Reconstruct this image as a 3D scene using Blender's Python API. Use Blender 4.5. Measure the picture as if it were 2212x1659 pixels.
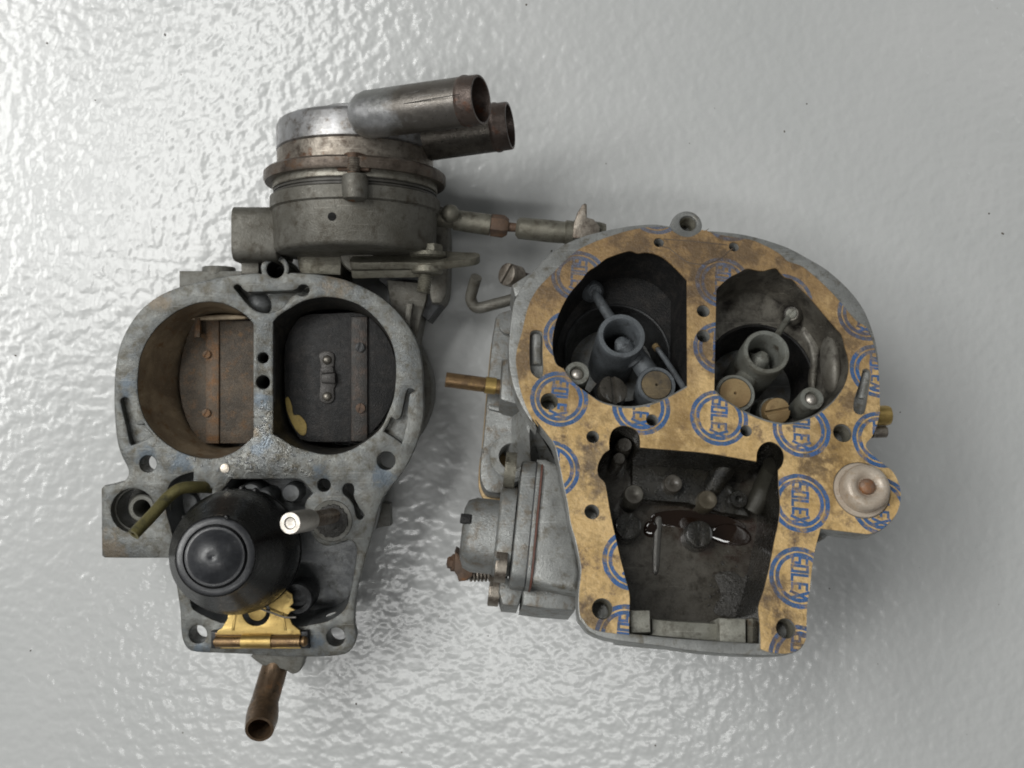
import bpy, math, random
from mathutils import Vector, Matrix
from mathutils.geometry import delaunay_2d_cdt
random.seed(7)
R_ = math.radians
for o in list(bpy.data.objects): bpy.data.objects.remove(o)
scn = bpy.context.scene
COL = scn.collection
MM = 0.001

# ---------------------------------------------------------------- camera, light, exposure
H = 370.0            # camera height over the floor in mm
FP = 2125.0          # focal length in units of the 2212 x 1659 survey grid
CX, CY = 1106.0, 829.5
cam = bpy.data.cameras.new('camera'); camo = bpy.data.objects.new('camera', cam); COL.objects.link(camo)
camo.location = (0, 0, H*MM); camo.rotation_euler = (0, 0, 0)
cam.sensor_width = 36; cam.lens = 36*FP/2212; cam.clip_start = 0.005; cam.clip_end = 50
scn.camera = camo
w = bpy.data.worlds.new('World'); scn.world = w; w.use_nodes = True
bg = w.node_tree.nodes['Background']; bg.inputs[0].default_value = (0.95, 0.99, 1.0, 1); bg.inputs[1].default_value = 0.075
def area(name, loc, size, sy, power, col, rz=0):
    l = bpy.data.lights.new(name, 'AREA'); l.shape = 'RECTANGLE'; l.size = size; l.size_y = sy
    l.energy = power; l.color = col
    o = bpy.data.objects.new(name, l); COL.objects.link(o); o.location = loc
    tgt = Vector((0, 0, 0)); d = (tgt-Vector(loc)).normalized()
    q = d.to_track_quat('-Z', 'Y').to_matrix() @ Matrix.Rotation(rz, 3, 'Z')
    o.rotation_euler = q.to_euler()
    return o
area('ceiling_tube_lamp', (-1.30, 0.40, 1.65), 1.2, 0.40, 21.5, (1.0, 1.0, 0.975), R_(0))
area('ceiling_tube_lamp', (-0.62, 0.54, 1.65), 1.0, 0.22, 9.5, (1.0, 1.0, 0.975), R_(15))
area('ceiling_tube_lamp', (-0.12, -0.58, 1.75), 1.1, 0.12, 5.6, (1.0, 1.0, 0.98), R_(8))
area('ceiling_tube_lamp', (1.9, 1.5, 2.2), 1.2, 0.25, 3.6, (0.97, 1.0, 0.99), R_(-40))
scn.view_settings.view_transform = 'Standard'; scn.view_settings.look = 'None'
scn.view_settings.exposure = 0.0; scn.view_settings.gamma = 1
scn.render.engine = 'CYCLES'

# ---------------------------------------------------------------- survey helpers
def Z(x0, y0, x1, wpx):
    """a survey sheet: its own pixel grid -> common grid"""
    k = (x1-x0)/wpx*0.72
    f = lambda x, y: (x0*0.72+x*k, y0*0.72+y*k)
    f.k = k
    return f
Z1 = Z(650, 150, 1850, 2212); Z2 = Z(300, 750, 1350, 2212); Z3 = Z(280, 1350, 1180, 1659)
Z4 = Z(1300, 600, 2000, 1548); Z5 = Z(1500, 620, 2200, 1591); Z6 = Z(2050, 650, 2750, 1659)
Z7 = Z(1300, 1200, 1900, 1244); Z8 = Z(1700, 1250, 2500, 1724); Z9 = Z(2200, 1200, 2800, 1659)
D0 = lambda x, y: (x, y)
D0.k = 1.0
def Wp(p, z):
    return Vector(((p[0]-CX)*(H-z)/FP, (CY-p[1])*(H-z)/FP, z))
def mmz(d, z): return d*(H-z)/FP

class Frame:
    def __init__(s, p0, z0, rx=0, ry=0, rz=0):
        s.O = Wp(p0, z0)
        s.R = (Matrix.Rotation(rz, 3, 'Z') @ Matrix.Rotation(rx, 3, 'X') @ Matrix.Rotation(ry, 3, 'Y'))
        s.M = Matrix.Translation(s.O) @ s.R.to_4x4()
        s.Mi = s.M.inverted(); s.n = s.R @ Vector((0, 0, 1))
    def world(s, p, w=0):
        C = Vector((0, 0, H)); d = Vector(((p[0]-CX)/FP, (CY-p[1])/FP, -1))
        t = (w - s.n.dot(C-s.O))/s.n.dot(d)
        return C+d*t
    def L(s, p, w=0): return s.Mi @ s.world(p, w)
    def P(s, sheet, pts, w=0):
        out = []
        for q in pts:
            v = s.L(sheet(q[0], q[1]), w)
            out.append((v.x, v.y) + tuple(q[2:]))
        return out
    def r(s, sheet, p, rad, w=0):
        return rad*sheet.k*(H-s.world(sheet(*p), w).z)/FP
    def at(s, sheet, p, w=0):            # matrix standing on the frame plane at depth w
        return s.M @ Matrix.Translation(s.L(sheet(*p), w))

def axis_M(p, q, up=(0, 0, 1)):
    """matrix whose z axis runs from p to q"""
    z = (Vector(q)-Vector(p)).normalized(); u = Vector(up)
    if abs(z.dot(u)) > .95: u = Vector((0, 1, 0))
    x = u.cross(z).normalized(); y = z.cross(x)
    m = Matrix((x, y, z)).transposed().to_4x4(); m.translation = Vector(p)
    return m

def sm(pts, n=4, closed=True):
    """Catmull-Rom through the points; a third element marks a sharp corner"""
    N = len(pts); out = []
    rng = range(N) if closed else range(N-1)
    g = lambda i: Vector(pts[i % N][:2]) if closed else Vector(pts[max(0, min(N-1, i))][:2])
    c = lambda i: len(pts[i % N]) > 2
    for i in rng:
        p1, p2 = g(i), g(i+1)
        m1 = Vector((0, 0)) if c(i) else (g(i+1)-g(i-1))*.5
        m2 = Vector((0, 0)) if c(i+1) else (g(i+2)-g(i))*.5
        if c(i): m1 = (p2-p1)*.6
        if c(i+1): m2 = (p2-p1)*.6
        for k in range(n):
            t = k/n; t2 = t*t; t3 = t2*t
            v = p1*(2*t3-3*t2+1)+m1*(t3-2*t2+t)+p2*(-2*t3+3*t2)+m2*(t3-t2)
            out.append((v.x, v.y))
    if not closed: out.append(tuple(pts[-1][:2]))
    return out
def circ(cx, cy, r, n=28, ry=None):
    ry = ry or r
    return [(cx+r*math.cos(2*math.pi*i/n), cy+ry*math.sin(2*math.pi*i/n)) for i in range(n)]
def arc(cx, cy, r, a0, a1, n=10):
    return [(cx+r*math.cos(R_(a0+(a1-a0)*i/n)), cy+r*math.sin(R_(a0+(a1-a0)*i/n))) for i in range(n+1)]
def rrect(x0, y0, x1, y1, r, n=4):
    o = []
    for cx, cy, a in ((x1-r, y1-r, 0), (x0+r, y1-r, 90), (x0+r, y0+r, 180), (x1-r, y0+r, 270)):
        o += arc(cx, cy, r, a, a+90, n)
    return o
def area2(l): return sum(l[i-1][0]*l[i][1]-l[i][0]*l[i-1][1] for i in range(len(l)))
def ccw(l): return list(l) if area2(l) > 0 else list(reversed(l))
def off(l, d):
    """move a counter-clockwise loop inwards by d"""
    N = len(l); out = []
    for i in range(N):
        a, b, c = Vector(l[i-1]), Vector(l[i]), Vector(l[(i+1) % N])
        e1 = (b-a); e2 = (c-b)
        if e1.length < 1e-6: e1 = e2
        if e2.length < 1e-6: e2 = e1
        e1 = e1.normalized(); e2 = e2.normalized()
        n = Vector((-e1.y-e2.y, e1.x+e2.x))
        if n.length < 1e-6: n = Vector((-e1.y, e1.x))*2
        n.normalize(); k = max(.5, n.dot(Vector((-e1.y, e1.x))))
        out.append(tuple(b+n*(d/k)))
    return out
def inside(p, l):
    x, y = p; r = False; j = len(l)-1
    for i in range(len(l)):
        xi, yi = l[i]; xj, yj = l[j]
        if (yi > y) != (yj > y) and x < (xj-xi)*(y-yi)/(yj-yi)+xi: r = not r
        j = i
    return r
def tri(loops, extra=()):
    vs = []; es = []
    for l in list(loops)+list(extra):
        b = len(vs); vs += [Vector(p) for p in l]
        es += [(b+i, b+(i+1) % len(l)) for i in range(len(l))]
    v, e, f, *_ = delaunay_2d_cdt(vs, es, [], 0, 1e-5)
    keep = []
    for t in f:
        c = ((v[t[0]].x+v[t[1]].x+v[t[2]].x)/3, (v[t[0]].y+v[t[1]].y+v[t[2]].y)/3)
        k = 0
        for l in loops: k ^= inside(c, l)
        if k: keep.append((t, c))
    return v, keep

class MB:
    def __init__(s): s.v = []; s.f = []; s.m = []
    def add(s, vs, fs, M=None, mi=0):
        b = len(s.v)
        s.v += [(M @ Vector(v)) if M is not None else Vector(v) for v in vs]
        s.f += [tuple(b+i for i in f) for f in fs]; s.m += [mi]*len(fs)
        return s
    def strip(s, A, B, wA, wB, M, mi=0, flip=False):
        n = len(A); vs = [(p[0], p[1], wA) for p in A]+[(p[0], p[1], wB) for p in B]
        fs = [((i, (i+1) % n, n+(i+1) % n, n+i) if not flip else (i, n+i, n+(i+1) % n, (i+1) % n)) for i in range(n)]
        s.add(vs, fs, M, mi)
    def plate(s, outer, holes, w0, w1, M, bev=.35, cap0=True, draft=0, hbev=None, cap1=True):
        outer = ccw(outer); holes = [ccw(h) for h in holes]
        hb = bev if hbev is None else hbev
        levels = [(w1, 1.0), (w1-.3*bev, .3), (w1-bev, 0)] if bev else [(w1, 0)]
        rings = []
        for wv, k in levels:
            rings.append((wv, off(outer, bev*k) if k else outer, [off(h, -hb*k) if k and hb else h for h in holes]))
        if cap1:
            v, fs = tri([rings[0][1]]+rings[0][2])
            s.add([(p.x, p.y, w1) for p in v], [t for t, _ in fs], M)
        for (wa, oa, ha), (wb, ob, hb_) in zip(rings, rings[1:]):
            s.strip(oa, ob, wa, wb, M, flip=True)
            for x, y in zip(ha, hb_): s.strip(x, y, wa, wb, M)
        wl, ol, hl = rings[-1]
        ob = off(outer, draft) if draft else outer
        s.strip(ol, ob, wl, w0, M, flip=True)
        for x in hl: s.strip(x, x, wl, w0, M)
        if cap0:
            v, fs = tri([ob]+holes)
            s.add([(p.x, p.y, w0) for p in v], [tuple(reversed(t)) for t, _ in fs], M)
        return s
    def lathe(s, prof, M, n=32, close=False):
        vs = []; fs = []
        for r, z in prof:
            vs += [(r*math.cos(2*math.pi*i/n), r*math.sin(2*math.pi*i/n), z) for i in range(n)]
        for j in range(len(prof)-1):
            for i in range(n):
                a = j*n+i; b = j*n+(i+1) % n
                fs.append((a, b, b+n, a+n))
        if prof[0][0] > 1e-6 and not close: fs.append(tuple(reversed(range(n))))
        if prof[-1][0] > 1e-6 and not close: fs.append(tuple(range((len(prof)-1)*n, len(prof)*n)))
        return s.add(vs, fs, M)
    def tube(s, pts, rad, n=16, hollow=0, smooth=5, cap=True):
        """pts world mm; rad number or list; hollow = inner radius at the last end"""
        P = []; Rr = []
        rs = rad if isinstance(rad, (list, tuple)) else [rad]*len(pts)
        N = len(pts); V = [Vector(p) for p in pts]
        if N > 2 and smooth:
            for i in range(N-1):
                m1 = (V[min(N-1, i+1)]-V[max(0, i-1)])*.5; m2 = (V[min(N-1, i+2)]-V[i])*.5
                for k in range(smooth):
                    t = k/smooth; t2 = t*t; t3 = t2*t
                    P.append(V[i]*(2*t3-3*t2+1)+m1*(t3-2*t2+t)+V[i+1]*(-2*t3+3*t2)+m2*(t3-t2))
                    Rr.append(rs[i]*(1-t)+rs[i+1]*t)
            P.append(V[-1]); Rr.append(rs[-1])
        else: P = V; Rr = list(rs)
        vs = []; fs = []; up = None
        for i, p in enumerate(P):
            d = (P[min(len(P)-1, i+1)]-P[max(0, i-1)]).normalized()
            if up is None: up = Vector((0, 0, 1)) if abs(d.z) < .9 else Vector((0, 1, 0))
            x = d.cross(up).normalized(); y = x.cross(d).normalized(); up = y
            vs += [p+(x*math.cos(2*math.pi*k/n)+y*math.sin(2*math.pi*k/n))*Rr[i] for k in range(n)]
        m = len(P)
        for j in range(m-1):
            for i in range(n):
                a = j*n+i; b = j*n+(i+1) % n
                fs.append((a, b, b+n, a+n))
        fs.append(tuple(reversed(range(n))))
        if hollow:
            d = (P[-1]-P[-2]).normalized(); e = P[-1]
            x = d.cross(up).normalized(); y = x.cross(d).normalized()
            k = hollow/Rr[-1]
            b0 = len(vs)
            vs += [e+(v-e)*k for v in vs[(m-1)*n:m*n]]
            vs += [v-d*hollow*4 for v in vs[b0:b0+n]]
            for i in range(n):
                j = (i+1) % n
                fs.append(((m-1)*n+i, (m-1)*n+j, b0+j, b0+i)); fs.append((b0+i, b0+j, b0+n+j, b0+n+i))
            fs.append(tuple(range(b0+n, b0+2*n)))
        else: fs.append(tuple(range((m-1)*n, m*n)))
        return s.add(vs, fs)
    def box(s, x0, y0, z0, x1, y1, z1, M, r=.4):
        return s.plate(rrect(x0, y0, x1, y1, min(r, (x1-x0)*.45, (y1-y0)*.45), 3), [], z0, z1, M, bev=min(r, (z1-z0)*.4))
    def slotted(s, M, r, h, slot, ang=0, depth=.35):
        """screw head: disc with a real slot cut in it, rising from z=0 to h"""
        s.lathe([(0, 0), (r, 0), (r, h*(1-depth)), (0, h*(1-depth))], M, 28)
        M2 = M @ Matrix.Rotation(ang, 4, 'Z')
        a = math.degrees(math.asin(min(.95, slot/2/r)))
        for k in (0, 180):
            l = arc(0, 0, r, a+k, 180-a+k, 14)
            s.plate(l, [], h*(1-depth)-.02, h, M2, bev=min(.25, r*.12), cap0=False)
        return s
    def thread(s, M, r, L, pitch=.8, n=16):
        pr = [(0, 0)]; z = 0
        while z < L:
            pr += [(r*.86, z), (r, z+pitch*.5)]; z += pitch
        pr += [(r*.86, z), (0, z)]
        return s.lathe(pr, M, n)
    def build(s, name, mat, parent=None, sharp=38):
        c = Vector((0, 0, 0))
        if s.v:
            lo = Vector([min(v[i] for v in s.v) for i in range(3)]); hi = Vector([max(v[i] for v in s.v) for i in range(3)])
            c = (lo+hi)/2
        me = bpy.data.meshes.new(name)
        me.from_pydata([tuple((v-c)*MM) for v in s.v], [], s.f)
        import bmesh
        b = bmesh.new(); b.from_mesh(me); bmesh.ops.remove_doubles(b, verts=b.verts, dist=2e-6)
        bmesh.ops.dissolve_degenerate(b, edges=b.edges, dist=1e-7)
        b.to_mesh(me); b.free()
        if not isinstance(mat, (list, tuple)) and not isinstance(mat, bpy.types.Material): mat = mat(c)
        mats = mat if isinstance(mat, (list, tuple)) else [mat]
        for m in mats: me.materials.append(m)
        if len(mats) > 1 and len(me.polygons) == len(s.m): me.polygons.foreach_set('material_index', s.m)
        me.polygons.foreach_set('use_smooth', [True]*len(me.polygons))
        me.set_sharp_from_angle(angle=R_(sharp))
        o = bpy.data.objects.new(name, me); COL.objects.link(o)
        o.location = c*MM
        if parent is not None:
            o.parent = parent
            base = Vector((0, 0, 0)); p = parent
            while p is not None: base += p.location; p = p.parent
            o.location = c*MM-base
        return o
def root(name, label, cat, at):
    e = bpy.data.objects.new(name, None); COL.objects.link(e); e.location = Vector(at)*MM; e.empty_display_size = .01
    e['label'] = label; e['category'] = cat
    return e

# ---------------------------------------------------------------- materials
def mat(name, base, alt=None, dirt=None, rust=None, metallic=.5, rough=.5, rvar=.12, bump=.25, sc=1.0, dirt_amt=.5, rust_amt=.35,
        spec=.5, coat=0, speck=.12, bsc=1.6, wet=None, stain=None, blots=(), scratch=.35):
    m = bpy.data.materials.new(name); m.use_nodes = True; nt = m.node_tree; N = nt.nodes; Lk = nt.links
    P = N['Principled BSDF']
    tc = N.new('ShaderNodeTexCoord'); mp = N.new('ShaderNodeMapping'); mp.inputs['Scale'].default_value = (1000*sc,)*3
    mp.inputs['Location'].default_value = (random.uniform(0, 90), random.uniform(0, 90), random.uniform(0, 90))
    Lk.new(tc.outputs['Object'], mp.inputs['Vector'])
    def noise(s, d=6, r=.6, dist=0):
        n = N.new('ShaderNodeTexNoise'); n.inputs['Scale'].default_value = s; n.inputs['Detail'].default_value = d
        n.inputs['Roughness'].default_value = r; n.inputs['Distortion'].default_value = dist
        Lk.new(mp.outputs[0], n.inputs['Vector']); return n.outputs['Fac']
    def rng(x, a, b, c=0, d=1):
        n = N.new('ShaderNodeMapRange'); n.inputs[1].default_value = a; n.inputs[2].default_value = b
        n.inputs[3].default_value = c; n.inputs[4].default_value = d; Lk.new(x, n.inputs[0]); return n.outputs[0]
    def mix(f, a, b, t='MIX'):
        n = N.new('ShaderNodeMix'); n.data_type = 'RGBA'; n.blend_type = t
        if isinstance(f, (int, float)): n.inputs[0].default_value = f
        else: Lk.new(f, n.inputs[0])
        for s, i in ((a, 6), (b, 7)):
            if isinstance(s, tuple): n.inputs[i].default_value = (*s[:3], 1)
            else: Lk.new(s, n.inputs[i])
        return n.outputs[2]
    alt = alt or tuple(c*.7 for c in base)
    c = mix(rng(noise(.09, 7, .6, .3), .38, .62), base, alt)
    if dirt: c = mix(rng(noise(.28, 8, .68, .2), .62-dirt_amt*.3, .72-dirt_amt*.1), c, dirt)
    if rust: c = mix(rng(noise(.17, 8, .7), .66-rust_amt*.3, .74-rust_amt*.18), c, rust)
    if stain:
        col, e0, e1, ax, amp = stain
        sx = N.new('ShaderNodeSeparateXYZ'); Lk.new(tc.outputs['Object'], sx.inputs[0])
        sa = N.new('ShaderNodeMath'); sa.operation = 'MULTIPLY_ADD'; Lk.new(rng(noise(.10, 7, .65, .3), .35, .65, -1, 1), sa.inputs[0]); sa.inputs[1].default_value = amp; Lk.new(sx.outputs[ax], sa.inputs[2])
        c = mix(rng(sa.outputs[0], e0, e1, 0, .85), c, col)
    for pos, rad, col in blots:
        vm = N.new('ShaderNodeVectorMath'); vm.operation = 'DISTANCE'; Lk.new(tc.outputs['Object'], vm.inputs[0]); vm.inputs[1].default_value = pos
        ad = N.new('ShaderNodeMath'); ad.operation = 'MULTIPLY_ADD'
        Lk.new(rng(noise(.22, 6, .65, .3), .3, .7, -.9, .9), ad.inputs[0]); ad.inputs[1].default_value = rad; Lk.new(vm.outputs['Value'], ad.inputs[2])
        c = mix(rng(ad.outputs[0], rad*.3, rad*1.1, .68, 0), c, col)
    if scratch:
        mq = N.new('ShaderNodeMapping'); mq.inputs['Scale'].default_value = (120, 4200, 900); mq.inputs['Rotation'].default_value = (0, 0, random.uniform(.3, 1.2)); Lk.new(tc.outputs['Object'], mq.inputs['Vector'])
        nq = N.new('ShaderNodeTexNoise'); nq.inputs['Scale'].default_value = .5; nq.inputs['Detail'].default_value = 3; Lk.new(mq.outputs[0], nq.inputs['Vector'])
        c = mix(rng(nq.outputs['Fac'], .66, .72, 0, scratch), c, tuple(min(.7, q*1.8+.04) for q in base))
    fine = noise(bsc*1.3, 6, .7)
    sp = rng(fine, .3, .7, 1-speck, 1+speck)
    n = N.new('ShaderNodeCombineColor')
    for i in range(3): Lk.new(sp, n.inputs[i])
    c = mix(1.0, c, n.outputs[0], 'MULTIPLY')
    Lk.new(c, P.inputs['Base Color'])
    P.inputs['Metallic'].default_value = metallic; P.inputs['Specular IOR Level'].default_value = spec
    ro = rng(noise(.5, 6, .65), .3, .7, max(.04, rough-rvar), rough+rvar)
    hgt = noise(bsc, 7, .65)
    if wet:
        pos, rad = wet
        vm = N.new('ShaderNodeVectorMath'); vm.operation = 'DISTANCE'; Lk.new(tc.outputs['Object'], vm.inputs[0]); vm.inputs[1].default_value = pos
        ad = N.new('ShaderNodeMath'); ad.operation = 'MULTIPLY_ADD'
        Lk.new(rng(noise(.35, 5, .6), .3, .7, -.8, .8), ad.inputs[0]); ad.inputs[1].default_value = rad; Lk.new(vm.outputs['Value'], ad.inputs[2])
        f = rng(ad.outputs[0], rad*.6, rad*1.0, 1, 0)
        mx = N.new('ShaderNodeMix'); Lk.new(f, mx.inputs[0]); Lk.new(ro, mx.inputs[2]); mx.inputs[3].default_value = .07; ro = mx.outputs[0]
        h2 = noise(.55, 2, .5)
        ml = N.new('ShaderNodeMath'); ml.operation = 'MULTIPLY'; Lk.new(h2, ml.inputs[0]); Lk.new(f, ml.inputs[1])
        a2 = N.new('ShaderNodeMath'); a2.operation = 'MULTIPLY_ADD'; Lk.new(ml.outputs[0], a2.inputs[0]); a2.inputs[1].default_value = 1.0; Lk.new(hgt, a2.inputs[2]); hgt = a2.outputs[0]
    Lk.new(ro, P.inputs['Roughness'])
    if coat: P.inputs['Coat Weight'].default_value = coat; P.inputs['Coat Roughness'].default_value = .12
    b = N.new('ShaderNodeBump'); b.inputs['Strength'].default_value = bump; b.inputs['Distance'].default_value = .0006
    Lk.new(hgt, b.inputs['Height']); Lk.new(b.outputs[0], P.inputs['Normal'])
    return m

ZINC_A = mat('dull_grey_zinc', (.165, .163, .15), (.12, .118, .102), (.085, .078, .062), None, .3, .46, bump=.4, dirt_amt=.45)
ZINC_WET = mat('oily_grey_zinc', (.175, .178, .168), (.108, .126, .140), (.085, .075, .055), None, .3, .46, bump=.35, dirt_amt=.5,
               wet=((-.001, -.004, .012), .021))
POCKET = mat('grey_casting_inside', (.20, .205, .205), (.12, .125, .13), (.07, .07, .062), None, .35, .42, bump=.22, dirt_amt=.3)
HOUSE = mat('dirty_grey_casting', (.165, .158, .138), (.115, .108, .09), (.07, .06, .045), None, .4, .5, bump=.35, dirt_amt=.4)
BRIGHT = mat('polished_dirty_steel', (.42, .42, .43), (.27, .265, .26), (.14, .12, .10), (.12, .08, .055), .75, .4, bump=.12, dirt_amt=.35, rust_amt=.15)
STEEL = mat('brownish_steel', (.30, .27, .23), (.20, .17, .14), (.09, .07, .055), (.12, .062, .035), .7, .42, bump=.25, dirt_amt=.5, rust_amt=.3)
BEADR = mat('rust_stained_steel', (.105, .08, .068), (.075, .058, .05), (.06, .042, .035), (.13, .055, .03), .5, .4, bump=.3, dirt_amt=.4)
LEVER = mat('galvanised_steel', (.23, .22, .18), (.155, .145, .115), (.08, .07, .05), (.13, .07, .035), .6, .5, bump=.35, dirt_amt=.4, rust_amt=.15)
RUST = mat('rusted_steel', (.14, .085, .055), (.10, .068, .048), (.065, .046, .036), (.22, .095, .035), .25, .65, bump=.45, dirt_amt=.5)
FLAP_R = mat('rust_brown_flap', (.115, .090, .066), (.065, .053, .041), (.13, .08, .045), (.18, .105, .05), .2, .6, scratch=0, bump=.6, speck=.5, dirt_amt=.35, rust_amt=.25)
FLAP_S = mat('rusty_shaft_strip', (.135, .098, .068), (.11, .082, .058), (.19, .095, .038), None, .3, .6, bump=.5, speck=.35)
SOOT_SHADE = mat('soot_and_hole_shade', (.016, .0155, .0155), (.011, .011, .011), (.028, .025, .023), None, .1, .5, spec=.3, scratch=.1, bump=.45, speck=.4)  # soot black on flap and bore; also the painted shade inside the ear hole
SOOT2 = mat('sooty_venturi', (.045, .047, .049), (.035, .036, .038), (.016, .016, .016), None, .35, .45, bump=.25, dirt_amt=.6)
BORE_R = mat('rust_brown_bore', (.42, .34, .235), (.20, .155, .108), (.21, .12, .055), None, .35, .5, bump=.3, dirt_amt=.25, sc=.8)
BORE_D = mat('dark_oily_bore', (.055, .053, .048), (.03, .029, .027), (.09, .08, .065), None, .35, .4, bump=.3)
VENT_L = mat('blue_grey_venturi', (.125, .137, .148), (.095, .103, .11), (.05, .052, .055), None, .35, .5, bump=.35, dirt_amt=.3)
VENT_R = mat('warm_grey_venturi', (.20, .205, .185), (.15, .148, .125), (.07, .06, .045), None, .35, .5, bump=.35, dirt_amt=.25)
BORE_L = mat('bare_grey_bore', (.20, .19, .165), (.13, .12, .10), (.06, .052, .043), None, .35, .5, bump=.25, dirt_amt=.4)
BORE_G = mat('greasy_grey_bore', (.21, .198, .17), (.11, .10, .083), (.035, .031, .027), None, .45, .36, bump=.3, dirt_amt=.7, sc=.7)
ZINC_B = mat('light_grey_zinc', (.32, .325, .315), (.22, .223, .215), (.13, .115, .085), None, .45, .42, bump=.3, dirt_amt=.35)
ZINC_B2 = mat('stained_grey_zinc', (.25, .255, .248), (.165, .17, .165), (.13, .105, .075), (.22, .13, .06), .4, .42, bump=.3, dirt_amt=.42, rust_amt=.02)
CHAMB = mat('oily_chamber_metal', (.095, .088, .076), (.062, .055, .045), (.026, .022, .016), None, .3, .32, bump=.3, dirt_amt=.4, speck=.3, coat=.5)
CHAMB_D = mat('black_oily_metal', (.016, .0145, .011), (.010, .0095, .008), (.026, .023, .017), None, .3, .28, bump=.35, coat=.6)
BRASSY = mat('tan_brass_plug', (.36, .26, .13), (.27, .18, .085), (.17, .11, .05), None, .35, .5, bump=.15, dirt_amt=.2)
BRASS = mat('yellow_brass', (.55, .40, .15), (.42, .29, .10), (.17, .11, .045), None, .75, .4, bump=.15, dirt_amt=.15)
BRASS_D = mat('dark_brass', (.26, .17, .085), (.17, .105, .055), (.085, .055, .035), (.30, .20, .08), .7, .35, bump=.2, dirt_amt=.4)
OLIVE = mat('olive_tarnished_brass', (.22, .19, .075), (.15, .135, .055), (.085, .08, .045), (.26, .17, .06), .5, .45, bump=.3, dirt_amt=.4)
COPPER = mat('tarnished_copper', (.19, .125, .075), (.13, .09, .06), (.08, .062, .045), (.26, .13, .06), .65, .36, bump=.2, dirt_amt=.4)
PLASTIC = mat('black_float_plastic', (.006, .006, .007), (.005, .005, .005), (.009, .009, .009), None, 0, .3, rvar=.08, bump=.05, spec=.28, speck=.1)
PLASTIC2 = mat('worn_black_plastic', (.027, .028, .032), (.017, .018, .021), (.034, .036, .040), None, 0, .38, rvar=.1, bump=.12, spec=.6, coat=.1, speck=.2)
SILVER = mat('bright_steel', (.50, .47, .43), (.38, .35, .31), None, None, .8, .4, bump=.1)
STUDM = mat('stud_steel', (.33, .29, .25), (.24, .20, .17), (.2, .16, .12), None, .85, .33, bump=.12)
BRASSL = mat('sooted_brass_plug', (.20, .15, .08), (.13, .10, .06), (.06, .05, .04), None, .3, .5, bump=.3, dirt_amt=.4)
REDG = mat('red_brown_gasket', (.13, .042, .025), (.08, .038, .028), None, None, 0, .6)
RESID = mat('yellow_residue', (.34, .25, .07), (.26, .18, .05), (.14, .10, .04), None, 0, .6, bump=.6, dirt_amt=.3)
GREASE = mat('black_grease', (.032, .030, .027), (.04, .037, .032), None, None, 0, .35, bump=1.0, speck=.4, bsc=.8)
WASHER = mat('stained_white_washer', (.50, .435, .36), (.40, .33, .26), (.30, .21, .13), None, .12, .38, bump=.15, dirt_amt=.25)
PEG = mat('rusty_peg', (.27, .19, .14), (.20, .12, .08), (.30, .12, .035), None, .3, .5, bump=.3)
SILVP = mat('silver_plug', (.8, .74, .66), (.6, .52, .42), (.35, .3, .22), None, .6, .3, bump=.3)
def fuel_mat():
    m = bpy.data.materials.new('old_fuel'); m.use_nodes = True; P = m.node_tree.nodes['Principled BSDF']
    P.inputs['Base Color'].default_value = (.020, .011, .007, 1); P.inputs['Roughness'].default_value = .05
    P.inputs['Specular IOR Level'].default_value = .7
    P.inputs['Transmission Weight'].default_value = .35
    N = m.node_tree.nodes; n = N.new('ShaderNodeTexNoise'); n.inputs['Scale'].default_value = 90
    tc = N.new('ShaderNodeTexCoord'); m.node_tree.links.new(tc.outputs['Object'], n.inputs['Vector'])
    b = N.new('ShaderNodeBump'); b.inputs['Strength'].default_value = .3; b.inputs['Distance'].default_value = .001
    m.node_tree.links.new(n.outputs[0], b.inputs['Height']); m.node_tree.links.new(b.outputs[0], P.inputs['Normal'])
    return m
FUEL = fuel_mat()
def drop_mat():
    m = bpy.data.materials.new('clear_oil'); m.use_nodes = True; P = m.node_tree.nodes['Principled BSDF']
    P.inputs['Base Color'].default_value = (.13, .135, .135, 1); P.inputs['Roughness'].default_value = .05; P.inputs['Coat Weight'].default_value = .5
    return m
OIL = drop_mat()

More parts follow.
